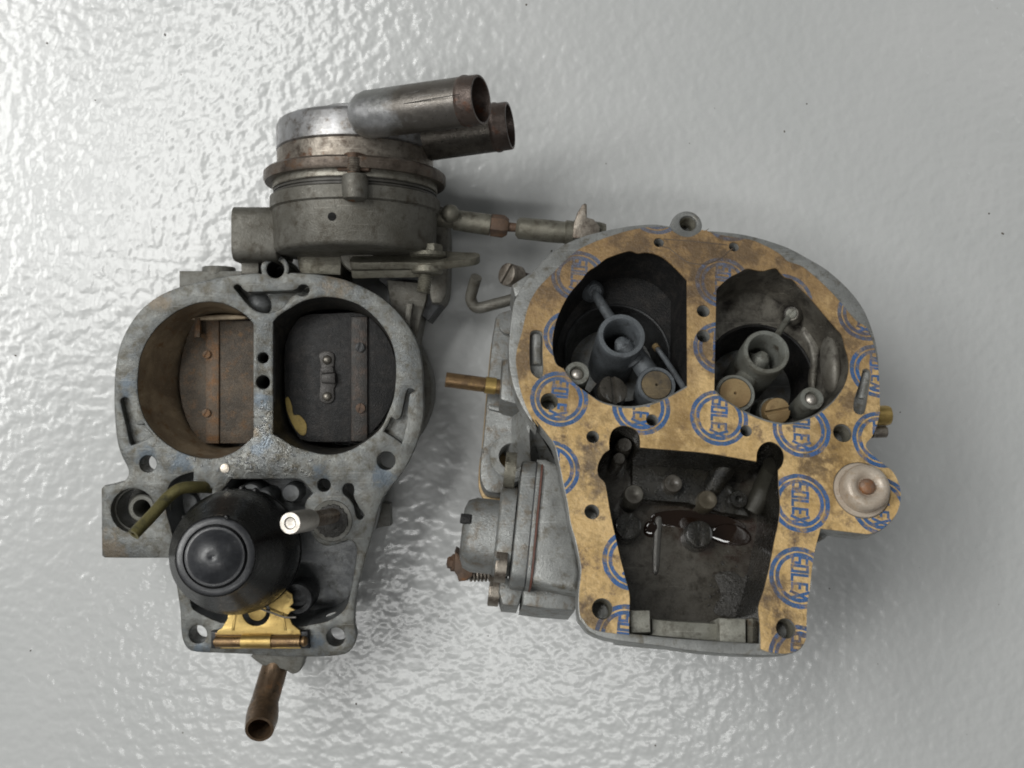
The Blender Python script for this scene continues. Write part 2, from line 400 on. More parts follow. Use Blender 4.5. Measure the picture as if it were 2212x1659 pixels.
def floor_mat():
    m = bpy.data.materials.new('grey_floor_paint'); m.use_nodes = True; nt = m.node_tree; N = nt.nodes; Lk = nt.links; P = N['Principled BSDF']
    tc = N.new('ShaderNodeTexCoord'); mp = N.new('ShaderNodeMapping'); mp.inputs['Scale'].default_value = (1000,)*3
    Lk.new(tc.outputs['Object'], mp.inputs['Vector'])
    def noise(s, d=3, r=.5, dist=0):
        n = N.new('ShaderNodeTexNoise'); n.inputs['Scale'].default_value = s; n.inputs['Detail'].default_value = d
        n.inputs['Roughness'].default_value = r; n.inputs['Distortion'].default_value = dist
        Lk.new(mp.outputs[0], n.inputs['Vector']); return n.outputs['Fac']
    cr = N.new('ShaderNodeValToRGB'); Lk.new(noise(.012, 5, .55), cr.inputs[0])
    cr.color_ramp.elements[0].position = .3; cr.color_ramp.elements[0].color = (.50, .51, .505, 1)
    cr.color_ramp.elements[1].position = .7; cr.color_ramp.elements[1].color = (.55, .555, .55, 1)
    # specks of dirt
    vo = N.new('ShaderNodeTexVoronoi'); vo.inputs['Scale'].default_value = .075; Lk.new(mp.outputs[0], vo.inputs['Vector'])
    lt = N.new('ShaderNodeMapRange'); lt.inputs[1].default_value = .018; lt.inputs[2].default_value = .035; lt.inputs[3].default_value = .8; lt.inputs[4].default_value = 0
    Lk.new(vo.outputs['Distance'], lt.inputs[0])
    sel = N.new('ShaderNodeSeparateColor'); Lk.new(vo.outputs['Color'], sel.inputs[0])
    g = N.new('ShaderNodeMath'); g.operation = 'GREATER_THAN'; g.inputs[1].default_value = .55; Lk.new(sel.outputs[0], g.inputs[0])
    ml = N.new('ShaderNodeMath'); ml.operation = 'MULTIPLY'; Lk.new(lt.outputs[0], ml.inputs[0]); Lk.new(g.outputs[0], ml.inputs[1])
    mx = N.new('ShaderNodeMix'); mx.data_type = 'RGBA'; Lk.new(ml.outputs[0], mx.inputs[0]); Lk.new(cr.outputs[0], mx.inputs[6]); mx.inputs[7].default_value = (.13, .12, .10, 1)
    Lk.new(mx.outputs[2], P.inputs['Base Color'])
    P.inputs['Roughness'].default_value = .34; P.inputs['Specular IOR Level'].default_value = .5
    P.inputs['Coat Weight'].default_value = .6; P.inputs['Coat Roughness'].default_value = .16
    a = noise(.225, 1, .4, .1); b_ = noise(.42, 1, .5)
    ad = N.new('ShaderNodeMath'); ad.operation = 'MULTIPLY_ADD'; Lk.new(b_, ad.inputs[0]); ad.inputs[1].default_value = .16; Lk.new(a, ad.inputs[2])
    b = N.new('ShaderNodeBump'); b.inputs['Strength'].default_value = 1; b.inputs['Distance'].default_value = .00042
    Lk.new(ad.outputs[0], b.inputs['Height']); Lk.new(b.outputs[0], P.inputs['Normal']); Lk.new(b.outputs[0], P.inputs['Coat Normal'])
    return m
FLOOR = floor_mat()

# ---------------------------------------------------------------- the floor
me = bpy.data.meshes.new('floor')
me.from_pydata([(-3, -3, 0), (3, -3, 0), (3, 3, 0), (-3, 3, 0)], [], [(0, 1, 2, 3)])
me.materials.append(FLOOR); fl = bpy.data.objects.new('floor', me); COL.objects.link(fl); fl['kind'] = 'structure'

# ================================================================ LEFT: the upturned cover
A = Frame((585, 950), 38)
ra = root('carburettor_cover', 'upturned grey carburettor cover with black float, two choke flaps and hose nozzles', 'carburettor', (A.O.x, A.O.y, 0))
def aP(sheet, pts, w=0): return A.P(sheet, pts, w)
def on23(l2, l3, w=0, a=A): return a.P(Z2, l2, w)+a.P(Z3, l3, w)

# flange outline, clockwise from the right side of the top ear
ear = [(1105+90*math.cos(R_(t)), 118-90*math.sin(R_(t))) for t in range(200, -21, -20)]
flA = (aP(Z2, ear+[(1200, 143, 1), (1350, 150), (1500, 175), (1620, 215), (1750, 280), (1860, 370), (1950, 480), (2010, 600), (2035, 730), (2042, 860),
                 (2045, 1000), (2035, 1100), (2010, 1200), (1960, 1320), (1905, 1415)])
       + aP(Z3, [(1650, 200), (1600, 265), (1572, 340), (1545, 450), (1500, 610), (1462, 760), (1447, 870), (1443, 960), (1455, 1020), (1448, 1065), (1428, 1102), (1390, 1130),
                 (1300, 1142), (1150, 1145), (1000, 1140), (850, 1130), (700, 1124), (570, 1118), (522, 1100), (495, 1055), (484, 990), (480, 900), (465, 790), (450, 705), (430, 640),
                 (415, 597, 1), (200, 598), (60, 596, 1), (46, 585, 1), (43, 215, 1), (60, 196, 1), (100, 193), (160, 178), (188, 150), (194, 115), (180, 80), (155, 30)])
       + aP(Z2, [(108, 1210), (92, 1060), (88, 900), (95, 760), (120, 620), (165, 510), (230, 410), (300, 340), (390, 280), (500, 235), (620, 203), (760, 172), (880, 155), (1000, 145, 1)]))
flA = sm(flA, 3)
boreL = sm(aP(Z2, [(968, 465, 1), (920, 415), (860, 375), (780, 340), (690, 328), (600, 340), (500, 380), (420, 435), (350, 500), (290, 590), (255, 680), (240, 780),
                   (237, 880), (250, 970), (280, 1060), (320, 1125), (380, 1190), (450, 1245), (540, 1290), (640, 1315), (740, 1315), (830, 1285), (900, 1240), (968, 1180, 1)]), 3)
boreR = sm(aP(Z2, [(1095, 1165, 1), (1095, 455, 1), (1130, 415), (1200, 370), (1280, 325), (1370, 303), (1440, 298), (1530, 310), (1630, 345), (1720, 410), (1790, 490), (1835, 570),
                   (1862, 660), (1870, 760), (1865, 860), (1850, 950), (1820, 1030), (1790, 1100), (1740, 1160), (1660, 1220), (1580, 1265), (1490, 1290), (1400, 1290),
                   (1300, 1265), (1220, 1240), (1150, 1195)]), 3)
def hole(a, sheet, p, r, w=0, n=24):
    c = a.L(sheet(*p), w); return circ(c.x, c.y, a.r(sheet, p, r, w), n)
earh = hole(A, Z2, (1108, 122), 55); h1 = hole(A, Z2, (1030, 682), 34); h2 = hole(A, Z2, (1030, 836), 43)
b1 = hole(A, Z2, (302, 1352), 53); b2 = hole(A, Z2, (1808, 1332), 58); b3 = hole(A, Z3, (577, 1020), 50); b4 = hole(A, Z3, (1340, 1035), 51)
# groove between the bores
groove = sm(aP(Z2, [(845, 235), (862, 218), (885, 225), (905, 250), (930, 267, 1), (1080, 262), (1215, 256, 1), (1245, 245), (1262, 225), (1290, 218), (1318, 235), (1322, 262), (1300, 288),
                    (1270, 290), (1240, 280), (1205, 300), (1180, 335), (1140, 370), (1090, 392), (1030, 397), (975, 378), (930, 340), (895, 300), (868, 265)]), 3)
jL = sm(aP(Z2, [(130, 950), (152, 932), (180, 942), (187, 1000), (208, 1060), (232, 1102), (265, 1108), (278, 1098, 1), (290, 1128, 1), (335, 1175, 1), (208, 1232, 1), (190, 1222), (165, 1110), (140, 1010)]), 3)
jR = sm(aP(Z2, [(1940, 890), (1965, 878), (1988, 893), (1958, 912), (1945, 1000), (1937, 1100), (1907, 1222, 1), (1850, 1180), (1795, 1148, 1), (1825, 1095, 1), (1842, 1060), (1868, 1074), (1900, 1056), (1916, 990)]), 3)
pocket = sm(aP(Z3, [(400, 290), (408, 230), (430, 180), (480, 145), (552, 122, 1), (552, 215, 1), (655, 215, 1), (655, 262, 1), (700, 235), (762, 162, 1), (1125, 160, 1), (1160, 175), (1212, 240, 1), (1170, 300),
                    (1185, 400), (1215, 480), (1262, 522), (1320, 530), (1400, 502), (1440, 512), (1456, 560), (1445, 650), (1428, 750), (1405, 850), (1365, 905), (1290, 948), (1190, 968, 1),
                    (1150, 975), (900, 965), (700, 955, 1), (640, 930), (580, 900), (545, 870), (530, 800), (512, 740), (482, 650), (457, 540), (425, 420), (405, 350)]), 3)
slotA = sm(aP(Z3, [(1378, 215), (1395, 188), (1430, 190), (1442, 220), (1440, 260), (1470, 320), (1495, 360), (1480, 385), (1455, 370), (1440, 310), (1415, 270), (1385, 245)]), 3)
dotA = hole(A, Z3, (1275, 195), 36)
portA = hole(A, Z3, (218, 335), 122)
mb = MB()
mb.plate(flA, [boreL, boreR, earh, h1, h2, b1, b2, b3, b4, groove, pocket, slotA, dotA, portA, jL, jR], -3.4, 0, A.M, bev=.45)
# raised floor of the two hook-shaped grooves is kept 1.2 mm down: cut from a second skin below
lowA = off(ccw(flA), 1.3)
mb.plate(lowA, [off(ccw(boreL), -.5), off(ccw(boreR), -.5), earh, b1, b2, b3, b4, h1, h2, off(ccw(groove), -.01), dotA, slotA, off(ccw(pocket), -.3), off(ccw(portA), -.3)], -9, -3.3, A.M, bev=0)
ec = A.L(Z2(1108, 122)); er = A.r(Z2, (1108, 122), 55)
mb.lathe([(er*1.62, -3.3), (er*1.62, -16), (er*.99, -16), (er*.99, -3.2)], A.M @ Matrix.Translation((ec.x, ec.y, 0)), 32, close=True)
gw = ccw(groove); mb.strip(gw, gw, -3.2, -9, A.M); v, f = tri([gw]); mb.add([(p.x, p.y, -8.9) for p in v], [t for t, _ in f], A.M)
def zinc_wet(c):
    g = lambda sh_, x, y: tuple((A.world(sh_(x, y), 0)-c)*MM)
    bl = [(g(Z3, 300, 30), .0035), (g(Z3, 480, 60), .004), (g(Z3, 1250, 120), .003), (g(Z3, 1600, 140), .0045), (g(Z3, 1230, 1060), .003), (g(Z3, 580, 1090), .003), (g(Z2, 170, 850), .004), (g(Z2, 1020, 1250), .004), (g(Z2, 1030, 960), .0035)]
    br = [(g(Z2, 380, 300), .004), (g(Z2, 1500, 190), .005), (g(Z2, 980, 1150), .002), (g(Z3, 90, 560), .006), (g(Z3, 420, 330), .003)]
    return mat('oily_grey_zinc', (.170, .172, .160), (.115, .122, .122), (.070, .062, .045), None, .45, .4, bump=.35, dirt_amt=.55, wet=(g(Z2, 1010, 1240), .015),
               blots=[(p, r, (.088, .118, .152)) for p, r in bl]+[(p, r, (.15, .115, .075)) for p, r in br])
cast = mb.build('casting', zinc_wet, ra)
# walls of the pocket, its floor
mb = MB()
pk = ccw(pocket); pkb = off(pk, 1.6)
mb.strip(pk, pkb, -.6, -16.5, A.M); pko = off(pk, -1.0); mb.strip(pko, pkb, -8.9, -17, A.M, flip=True)
v, f = tri([off(pk, 1.4)]); mb.add([(p.x, p.y, -16.4) for p in v], [t for t, _ in f], A.M)
for c, r, hgt in (((905, 235), 70, 9), ((985, 245), 48, 11), ((1120, 225), 52, 8), ((870, 250), 22, 14), ((520, 300), 70, 3)):
    M = A.at(Z3, c, -16.4); rr = A.r(Z3, c, r, -16)
    mb.lathe([(rr*1.1, 0), (rr, hgt*.9), (rr*.85, hgt), (0, hgt)], M, 24)
mb.build('float_pocket', POCKET, ra)
# port with inner ring on the left ear
mb = MB(); pc = A.L(Z3(218, 335)); rr = A.r(Z3, (218, 335), 122)
Mp = A.M @ Matrix.Translation((pc.x, pc.y, 0))
mb.strip(ccw(circ(0, 0, rr, 32)), ccw(circ(0, 0, rr*.96, 32)), -.3, -11, Mp)
mb.lathe([(rr*.97, -11), (rr*.64, -11), (rr*.64, -5), (rr*.58, -4.6), (rr*.42, -4.6), (rr*.38, -5.2), (rr*.38, -20), (0, -20)], Mp @ Matrix.Translation((rr*.18, rr*.02, 0)), 32, close=True)
mb.build('port_ring', ZINC_A, ra)
# ear block under the port and feet that reach the floor
mb = MB(); blk = aP(Z3, [(48, 200), (48, 594), (410, 594), (410, 300), (200, 196)])
mb.plate(blk, [off(ccw(circ(pc.x, pc.y, rr, 32)), .6)], -24, -3.2, A.M, bev=0)
mb.build('ear_block', ZINC_A, ra)

# bores
def loop_to(l, inner, w):    # resample: same count by angle about centroid
    cx = sum(p[0] for p in inner)/len(inner); cy = sum(p[1] for p in inner)/len(inner)
    out = []
    for p in l:
        a = math.atan2(p[1]-cy, p[0]-cx); best = None
        d = Vector((math.cos(a), math.sin(a)))
        for i in range(len(inner)):
            q1 = Vector(inner[i-1])-Vector((cx, cy)); q2 = Vector(inner[i])-Vector((cx, cy))
            e = q2-q1; den = d.x*e.y-d.y*e.x
            if abs(den) < 1e-9: continue
            t = (q1.x*e.y-q1.y*e.x)/den; u = (q1.x*d.y-q1.y*d.x)/den
            if t > 0 and -1e-6 <= u <= 1+1e-6 and (best is None or t > best): best = t
        best = best or 1
        out.append((cx+d.x*best, cy+d.y*best))
    return out
inL = sm(aP(Z2, [(1060, 440), (900, 418), (760, 400), (640, 430), (560, 520), (510, 640), (490, 760), (488, 880), (506, 1000), (560, 1110), (640, 1200), (760, 1255), (900, 1240), (1060, 1210)], -21), 3)
inR = sm(aP(Z2, [(1240, 440), (1310, 390), (1440, 370), (1600, 385), (1750, 470), (1840, 600), (1880, 760), (1860, 950), (1790, 1090), (1650, 1215), (1500, 1258), (1310, 1225), (1200, 1130), (1158, 1000), (1150, 800), (1162, 600)], -14), 3)
for bl, inn, wz, mt, mt2 in ((boreL, inL, -21, BORE_R, BORE_D), (boreR, inR, -14, BORE_D, BORE_D)):
    mb = MB(); l0 = off(ccw(bl), -.02); l1 = ccw(loop_to(l0, ccw(inn), wz))
    mid = [((a[0]*.75+b[0]*.25), (a[1]*.75+b[1]*.25)) for a, b in zip(l0, l1)]
    mid2 = [((a[0]*.35+b[0]*.65), (a[1]*.35+b[1]*.65)) for a, b in zip(l0, l1)]
    mb.strip(l0, mid, -.4, wz*.35, A.M); mb.strip(mid, mid2, wz*.35, wz*.72, A.M); mb.strip(mid2, l1, wz*.72, wz, A.M)
    mb.strip(l1, l1, wz, -37.9, A.M)
    lo = off(l1, -2.2); mb.strip(lo, lo, -14.9, -37.9, A.M, flip=True)
    v, f = tri([lo, l1]); mb.add([(p.x, p.y, -37.9) for p in v], [t for t, _ in f], A.M)
    mb.build('bore_wall', mt, ra, sharp=50)

def strip_part(a, sheet, pts, w0, w1, name, mt, par, bev=.3, n=0):
    mb = MB(); l = a.P(sheet, pts, w1)
    if n: l = sm(l, n)
    mb.plate(l, [], w0, w1, a.M, bev=bev); return mb.build(name, mt, par)
# left flap (rust brown)
fL = strip_part(A, Z2, [(590, 447, 1), (1050, 447, 1), (1050, 1222, 1), (650, 1222, 1), (575, 1130), (525, 1000), (502, 860), (508, 730), (540, 590)], -21.5, -20.5, 'choke_flap', FLAP_R, ra, .2, 3)
fL['label'] = 'rust brown choke flap'
sl = strip_part(A, Z2, [(665, 435), (752, 435), (752, 1225), (665, 1225)], -20.5, -19.5, 'choke_shaft', FLAP_S, ra, .7)
for p in ((677, 660), (675, 1030)):
    r = A.r(Z2, p, 27, -18); MB().slotted(A.at(Z2, p, -19.55), r, .9, r*.35, R_(60)).build('screw', FLAP_S, sl)
strip_part(A, Z2, [(596, 430), (632, 430), (632, 552), (592, 552)], -17, -15.5, 'stop_pin', FLAP_S, ra, .5)
strip_part(A, Z2, [(600, 425), (760, 408), (900, 414), (905, 436), (590, 444)], -18, -16, 'shaft_boss', BORE_R, ra, .5, 3)
# right flap (black) with spring clip
fR = strip_part(A, Z2, [(1300, 412), (1450, 402), (1650, 402), (1770, 490), (1845, 620), (1872, 760), (1850, 940), (1780, 1080), (1660, 1212, 1), (1312, 1210), (1235, 1150), (1182, 1050), (1166, 900), (1166, 660), (1182, 560), (1230, 465)], -13.2, -12, 'choke_flap', SOOT_SHADE, ra, .2, 3)
fR['label'] = 'soot black choke flap with riveted clip'
sl = strip_part(A, Z2, [(1583, 420), (1692, 420), (1692, 1212), (1583, 1212)], -12, -10.6, 'choke_shaft', mat('dark_shaft', (.035, .032, .029), (.025, .023, .021), (.06, .042, .032), None, .4, .45, bump=.4), ra, .8)
for p, mt in (((1645, 615), SOOT2), ((1648, 1000), RUST)):
    r = A.r(Z2, p, 31, -9); MB().slotted(A.at(Z2, p, -10.65), r, .9, r*.35, R_(75)).build('screw', mt, sl)
clip = mat('clip_steel', (.05, .046, .042), (.035, .032, .03), None, None, .4, .4, bump=.3)
cl = strip_part(A, Z2, [(1382, 670), (1400, 645), (1435, 638), (1470, 650), (1482, 680), (1478, 740), (1490, 780), (1490, 850), (1478, 880), (1482, 930), (1465, 962), (1430, 972), (1395, 958), (1385, 920), (1392, 850), (1388, 780), (1398, 740)], -12, -11.2, 'spring_clip', clip, ra, .3, 2)
strip_part(A, Z2, [(1395, 785), (1485, 775), (1488, 845), (1398, 840)], -11.2, -9.4, 'clip_loop', clip, cl, .7)
strip_part(A, Z2, [(1390, 745), (1470, 735), (1478, 775), (1398, 780)], -11.2, -10.4, 'clip_step', clip, cl, .3)
for p in ((1435, 695), (1435, 926)):
    r = A.r(Z2, p, 30, -11); MB().lathe([(r, 0), (r*.95, r*.35), (r*.7, r*.7), (r*.35, r*.88), (0, r*.93)], A.at(Z2, p, -11.25), 20).build('rivet', mat('rivet_steel', (.24, .22, .19), None, None, None, .7, .35), cl)
strip_part(A, Z2, [(1172, 940), (1190, 930), (1212, 985), (1222, 1040), (1260, 1045), (1300, 1090), (1305, 1140), (1290, 1172), (1255, 1160), (1215, 1100), (1185, 1030), (1175, 985)], -12, -11.6, 'residue', RESID, ra, .15, 3)

# groove floor pieces: bright bowl between the bores
MB().lathe([(er*.975, -1), (er*.975, -12.1), (0, -12.1)], A.M @ Matrix.Translation((ec.x, ec.y, 0)), 24, close=True).build('ear_hole', SOOT_SHADE, ra)  # black liner added to darken the hole: shade put into the colour
mb = MB(); gc = A.L(Z2(985, 345), -6); rr = A.r(Z2, (1010, 335), 100, -6)
mb.lathe([(rr, -6), (rr*.8, -2.6), (rr*.45, -1.0), (0, -.4)], A.M @ Matrix.Translation((gc.x, gc.y, -5.5)), 24)
mb.build('groove_bowl', POCKET, ra)
MB().lathe([(2.0*.8, -.4), (1.55, .28), (1.3, .38), (0, .38)], A.at(Z2, (790, 1380), 0), 28).build('blanking_plug', SILVP, ra)

# oil beads on the wet face
oil = MB()
for i in range(85):
    t = random.random()
    if t < .45: p = (random.gauss(1040, 22), random.gauss(1080, 90))
    else: p = (random.gauss(950, 230), random.gauss(1330, 38))
    if any(inside((lambda q: (q.x, q.y))(A.L(Z2(*p))), off(ccw(l), -.8)) for l in (boreL, boreR, pocket, h2, b1)): continue
    r = random.choice((.22, .3, .38, .5)); a = random.random()*3
    M = A.at(Z2, p, -.03) @ Matrix.Rotation(a, 4, 'Z') @ Matrix.Diagonal((random.uniform(.8, 2.2), 1, 1, 1))
    oil.lathe([(r, 0), (r*.8, r*.2), (r*.45, r*.34), (0, r*.4)], M, 10)
o = oil.build('oil_beads', OIL, ra); o['kind'] = 'stuff'

# float: black plastic cup, widest at its base rim, with the worn dome on top
pb = A.world(Z3(800, 558), 6); pt = A.world(Z3(668, 590), 40)
Mf = axis_M(pb, pt); Lf = (pt-pb).length
rb = A.r(Z3, (800, 558), 345, 6); rt = A.r(Z3, (668, 590), 222, 38); rd = A.r(Z3, (668, 590), 168, 40)
fo = MB().lathe([(rb*.96, -3.2), (rb, -2.6), (rb, -1.2), (rb*.97, -.8), (rb*.965, 0), (rb*.985, .5), (rb*.99, 3), (rb*.975, 6), (rb*.93, Lf*.3), (rb*.84, Lf*.55), (rt*1.05, Lf*.84), (rt*1.015, Lf*.92), (rt*.995, Lf*.945),
                 (rt*.97, Lf*.953), (rd*1.05, Lf*.953), (rd*1.03, Lf*.94), (0, Lf*.94)], Mf, 72).build('float', PLASTIC, ra, sharp=30)
MB().lathe([(rt*.965, Lf*.95), (rt*.93, Lf*.959), (rd*1.06, Lf*.959), (rd*1.045, Lf*.945)], Mf, 72, close=True).build('top_ring', PLASTIC2, fo)
MB().lathe([(rd*1.01, Lf*.93), (rd*1.0, Lf*.97), (rd*.97, Lf*.985), (rd*.91, Lf*.985), (rd*.86, Lf*.99), (rd*.7, Lf*1.02), (rd*.5, Lf*1.05), (rd*.28, Lf*1.07), (rd*.1, Lf*1.077), (rd*.06, Lf*1.07), (0, Lf*1.068)], Mf, 56).build('dome', PLASTIC2, fo, sharp=50)
for dx, dy in ((70, -218), (120, -60), (-35, 208)):
    p = A.world(Z3(668+dx, 590+dy), 38.5)
    MB().lathe([(.8, -.6), (.78, .1), (.5, .55), (0, .7)], Matrix.Translation(p), 14).build('nub', PLASTIC, fo)
for dx, dy in ((-60, -330), (20, -342), (95, -330), (-300, -180), (-250, 220)):
    p = A.world(Z3(800+dx, 558+dy), 6.8)
    MB().lathe([(1.1, -1.4), (1.1, .2), (.6, .5), (0, .5)], Matrix.Translation(p), 10).build('nub', PLASTIC, fo)

# brass hinge arm
arm = MB()
armo = aP(Z3, [(745, 860), (775, 850), (1000, 850), (1100, 820), (1110, 770), (1085, 770), (1050, 790), (990, 780), (985, 850), (985, 850)], 3)
armp = aP(Z3, [(748, 870), (742, 935), (712, 985), (688, 1000), (680, 1022), (1145, 1022), (1142, 998), (1100, 965), (1085, 930), (1072, 915), (1090, 895), (1118, 885), (1085, 868), (1105, 850), (1100, 800), (1055, 770), (990, 800), (950, 860)], 3)
ringh = aP(Z3, [(900+78*math.cos(R_(t)), 895+80*math.sin(R_(t))) for t in range(0, 360, 15)], 3)
ringi = aP(Z3, [(905+52*math.cos(R_(t)), 890+56*math.sin(R_(t))) for t in range(0, 360, 15)], 3)
arm.plate(armp, [ringh], 2.2, 3.0, A.M, bev=.15)
arm.plate(ringi, [], 2.2, 2.9, A.M, bev=.15)
for x in (785, 1045): arm.plate(aP(Z3, [(x-10, 900), (x+6, 900), (x-8 if x < 900 else x+24, 1000), (x-22 if x < 900 else x+10, 1000)], 3.4), [], 2.9, 3.4, A.M, bev=.2)
ao = arm.build('float_arm', BRASS, ra)
q0, q1 = A.world(Z3(668, 1060), 3.6), A.world(Z3(1180, 1058), 3.6)
pr = A.r(Z3, (900, 1058), 30, 3.6)
def seg(t): return q0.lerp(q1, t)
MB().tube([seg(.30), seg(.62)], pr*1.28, 20).build('hinge_sleeve', BRASS, ao)
for a_, b_ in ((.02, .30), (.62, .93)): MB().tube([seg(a_), seg(b_)], pr*1.05, 20).build('hinge_roll', BRASS_D, ao)
MB().tube([seg(0), seg(1)], pr*.62, 14).build('hinge_pin', BRASS_D, ao)
MB().lathe([(pr*.5, 0), (pr*.9, .4), (pr, 1.2), (pr*.6, 2.2), (0, 2.4)], axis_M(seg(.94), seg(1)), 16).build('pin_head', BRASS_D, ao)
strip_part(A, Z3, [(672, 1010), (1150, 1015), (1148, 1040), (672, 1036)], .3, 2.6, 'hinge_leaf', BRASS_D, ao, .3)
strip_part(A, Z3, [(672, 1085), (805, 1085), (1000, 1088), (1150, 1090), (1150, 1100), (672, 1100)], .1, 1.4, 'hinge_lip', BRASS, ao, .3)
for x in (655, 1150): strip_part(A, Z3, [(x-6, 1005), (x+36, 1002), (x+44, 1100), (x-6, 1100)], -.2, 2.4, 'hinge_bearing', SOOT2, ra, .5)
MB().tube([A.world(Z3(930, 880), 5), A.world(Z3(1000, 905), 4.8), A.world(Z3(1060, 925), 4.5), A.world(Z3(1120, 925), 4)], .35, 8).build('wire_clip', SILVER, ra)
rv = A.r(Z3, (1110, 830), 90, -2)
MB().lathe([(rv, -12), (rv, -2), (rv*.9, -1.4), (rv*.6, -1.4), (rv*.55, -3), (0, -3)], A.at(Z3, (1120, 830), 0), 28).build('valve_seat', SOOT2, ra)

# bent fuel tube (olive brass)
tp = [A.world(Z3(650, 208), -3), A.world(Z3(560, 205), 3.5), A.world(Z3(480, 215), 7), A.world(Z3(410, 265), 9.5), A.world(Z3(330, 355), 14), A.world(Z3(222, 468), 20)]
rtb = A.r(Z3, (400, 280), 34, 10)
MB().tube(tp, rtb, 18, hollow=rtb*.45, smooth=6).build('fuel_tube', OLIVE, ra)
# stud
s0, s1 = A.world(Z3(1345, 360), -2), A.world(Z3(1088, 405), 36)
rs = A.r(Z3, (1088, 405), 64, 36); Ls = (s1-s0).length; Ms = axis_M(s0, s1)
st = MB().thread(Ms, rs*.74, Ls*.62, .85, 20).build('stud_bolt', STUDM, ra)
MB().lathe([(rs*.80, Ls*.60), (rs*.96, Ls*.61), (rs, Ls*.64), (rs, Ls*.95), (rs*.92, Ls), (rs*.55, Ls*1.0), (rs*.45, Ls*.99), (0, Ls*.985)], Ms, 32).build('stud_head', SILVER, st)
# boss with greasy thread collar
mb = MB(); Mb = A.at(Z3, (1318, 392), 0); rr = A.r(Z3, (1318, 392), 118)
mb.lathe([(rr*1.05, -15), (rr, -.2), (rr*.95, .25), (0, .25)], Mb, 36); mb.build('stud_boss', ZINC_A, ra)
mb = MB(); cr = []
for i in range(46):
    a = i/46*2*math.pi; k = .9+random.uniform(-.05, .05)
    cr.append((rr*.86*k*math.cos(a), rr*.86*k*math.sin(a)))
mb.plate(cr, [], .1, .9, Mb, bev=.5)
for k in range(3): mb.lathe([(rr*(.7-.12*k), .6+k*.5), (rr*(.72-.12*k), .9+k*.5), (rr*(.5-.12*k), 1.3+k*.5)], Mb @ Matrix.Translation((-.3*k, .1*k, 0)), 24)
mb.build('greasy_collar', GREASE, ra)
for pts in ([(600, 905), (640, 890), (680, 915), (705, 945), (660, 935)], [(1270, 950), (1290, 915), (1330, 898), (1365, 900), (1320, 925)]):
    strip_part(A, Z3, pts, -7, -6, 'spot_face', ZINC_B, ra, .2, 3)

# hose spigot at the bottom
s = [A.world(Z3(1020, 1150), -14), A.world(Z3(987, 1260), -11), A.world(Z3(952, 1380), -6), A.world(Z3(940, 1440), -3), A.world(Z3(932, 1485), 0), A.world(Z3(918, 1545), 5.5)]
rr = A.r(Z3, (980, 1300), 73, -12)
MB().tube(s, [rr*.95, rr, rr*1.0, rr*1.13, rr*1.16, rr*1.02], 28, hollow=rr*.82).build('hose_spigot', COPPER, ra, sharp=60)
mb = MB(); mb.plate(sm(aP(Z3, [(880, 1130), (1150, 1135), (1158, 1180), (1140, 1225), (1100, 1240), (1050, 1215), (960, 1200), (915, 1180)], -9), 3), [], -15, -9, A.M, bev=.6)
mb.build('spigot_boss', ZINC_A, ra)
# body under the flange on the right, seen past its edge
mb = MB()
mb.plate(sm(aP(Z2, [(1900, 420), (2010, 560), (2080, 700), (2108, 850), (2100, 1000), (2060, 1110), (2010, 1200), (1900, 1300), (1700, 1250), (1800, 800)], -20), 3), [inR], -30, -20, A.M, bev=1.2) if False else None
bodyR = sm(aP(Z2, [(1850, 420), (1990, 560), (2070, 700), (2106, 850), (2100, 980), (2060, 1100), (2000, 1200), (1930, 1290), (1895, 1200), (1925, 1000), (1930, 800), (1900, 600)], -22), 3)
mb.plate(bodyR, [], -32, -20, A.M, bev=2)
mb.plate(aP(Z3, [(1560, 440), (1600, 290), (1640, 300), (1645, 420), (1580, 430)], -18), [], -24, -18, A.M, bev=.5)
mb.build('intake_wall', ZINC_A, ra)
# top-left lug block with round pad
mb = MB(); mb.plate(aP(Z2, [(500, 132), (1015, 132), (1015, 300), (500, 300)], -8), [], -20, -8, A.M, bev=.5)
r = A.r(Z2, (722, 122), 105, -7)
q_ = A.world(Z2(722, 150), -8)-Vector((0, 0, r*.96)); mb.lathe([(0, 0), (r, 0), (r, 2.4), (r*.96, 2.8), (0, 2.8)], axis_M(q_, q_+Vector((0, 3, 0))), 40)
mb.build('lug_block', LEVER if False else ZINC_A, ra)

# ---------------------------------------------------------------- choke housing assembly
def hp(p, z): return Wp(Z1(*p), z)
zc = 36.0
c0 = hp((775, 1000), zc)          # a point on the axis
def yat(Yz): return Wp(Z1(775, Yz), zc).y
axx = Wp(Z1(770, 760), zc).x
def HM(y): return axis_M((axx, y, zc), (axx, y+10, zc))
def rw(x0, x1, Yz): return abs(Wp(Z1(x1, Yz), zc).x-Wp(Z1(x0, Yz), zc).x)/2
hs = MB()
R0 = rw(312, 1240, 900)
ybot, yseam = yat(1128), yat(835)
M = HM(ybot); Lh = yseam-ybot
hs.lathe([(R0*.88, -.6), (R0*.93, 0), (R0*.95, .9), (R0*.97, Lh*.75), (R0*1.0, Lh*.78), (R0*1.0, Lh), (R0*.985, Lh+.3), (R0*.97, Lh+.4)], M, 96)
hb = hs.build('choke_housing', HOUSE, ra)
# little vent hole: a flat black disc, its inner shade put into the colour
vh = Vector((hp((645, 928), 61).x, hp((645, 928), 61).y, 0)); dx = vh.x-axx; vh.z = zc+math.sqrt(max(0, (R0*.96)**2-dx*dx))
MB().lathe([(1.35, .15), (1.35, .22), (0, .22)], axis_M(vh, vh+(vh-Vector((axx, vh.y, zc))).normalized()), 20).build('vent_hole', mat('vent_shade_black', (.004, .004, .004), None, None, None, 0, .9), hb)
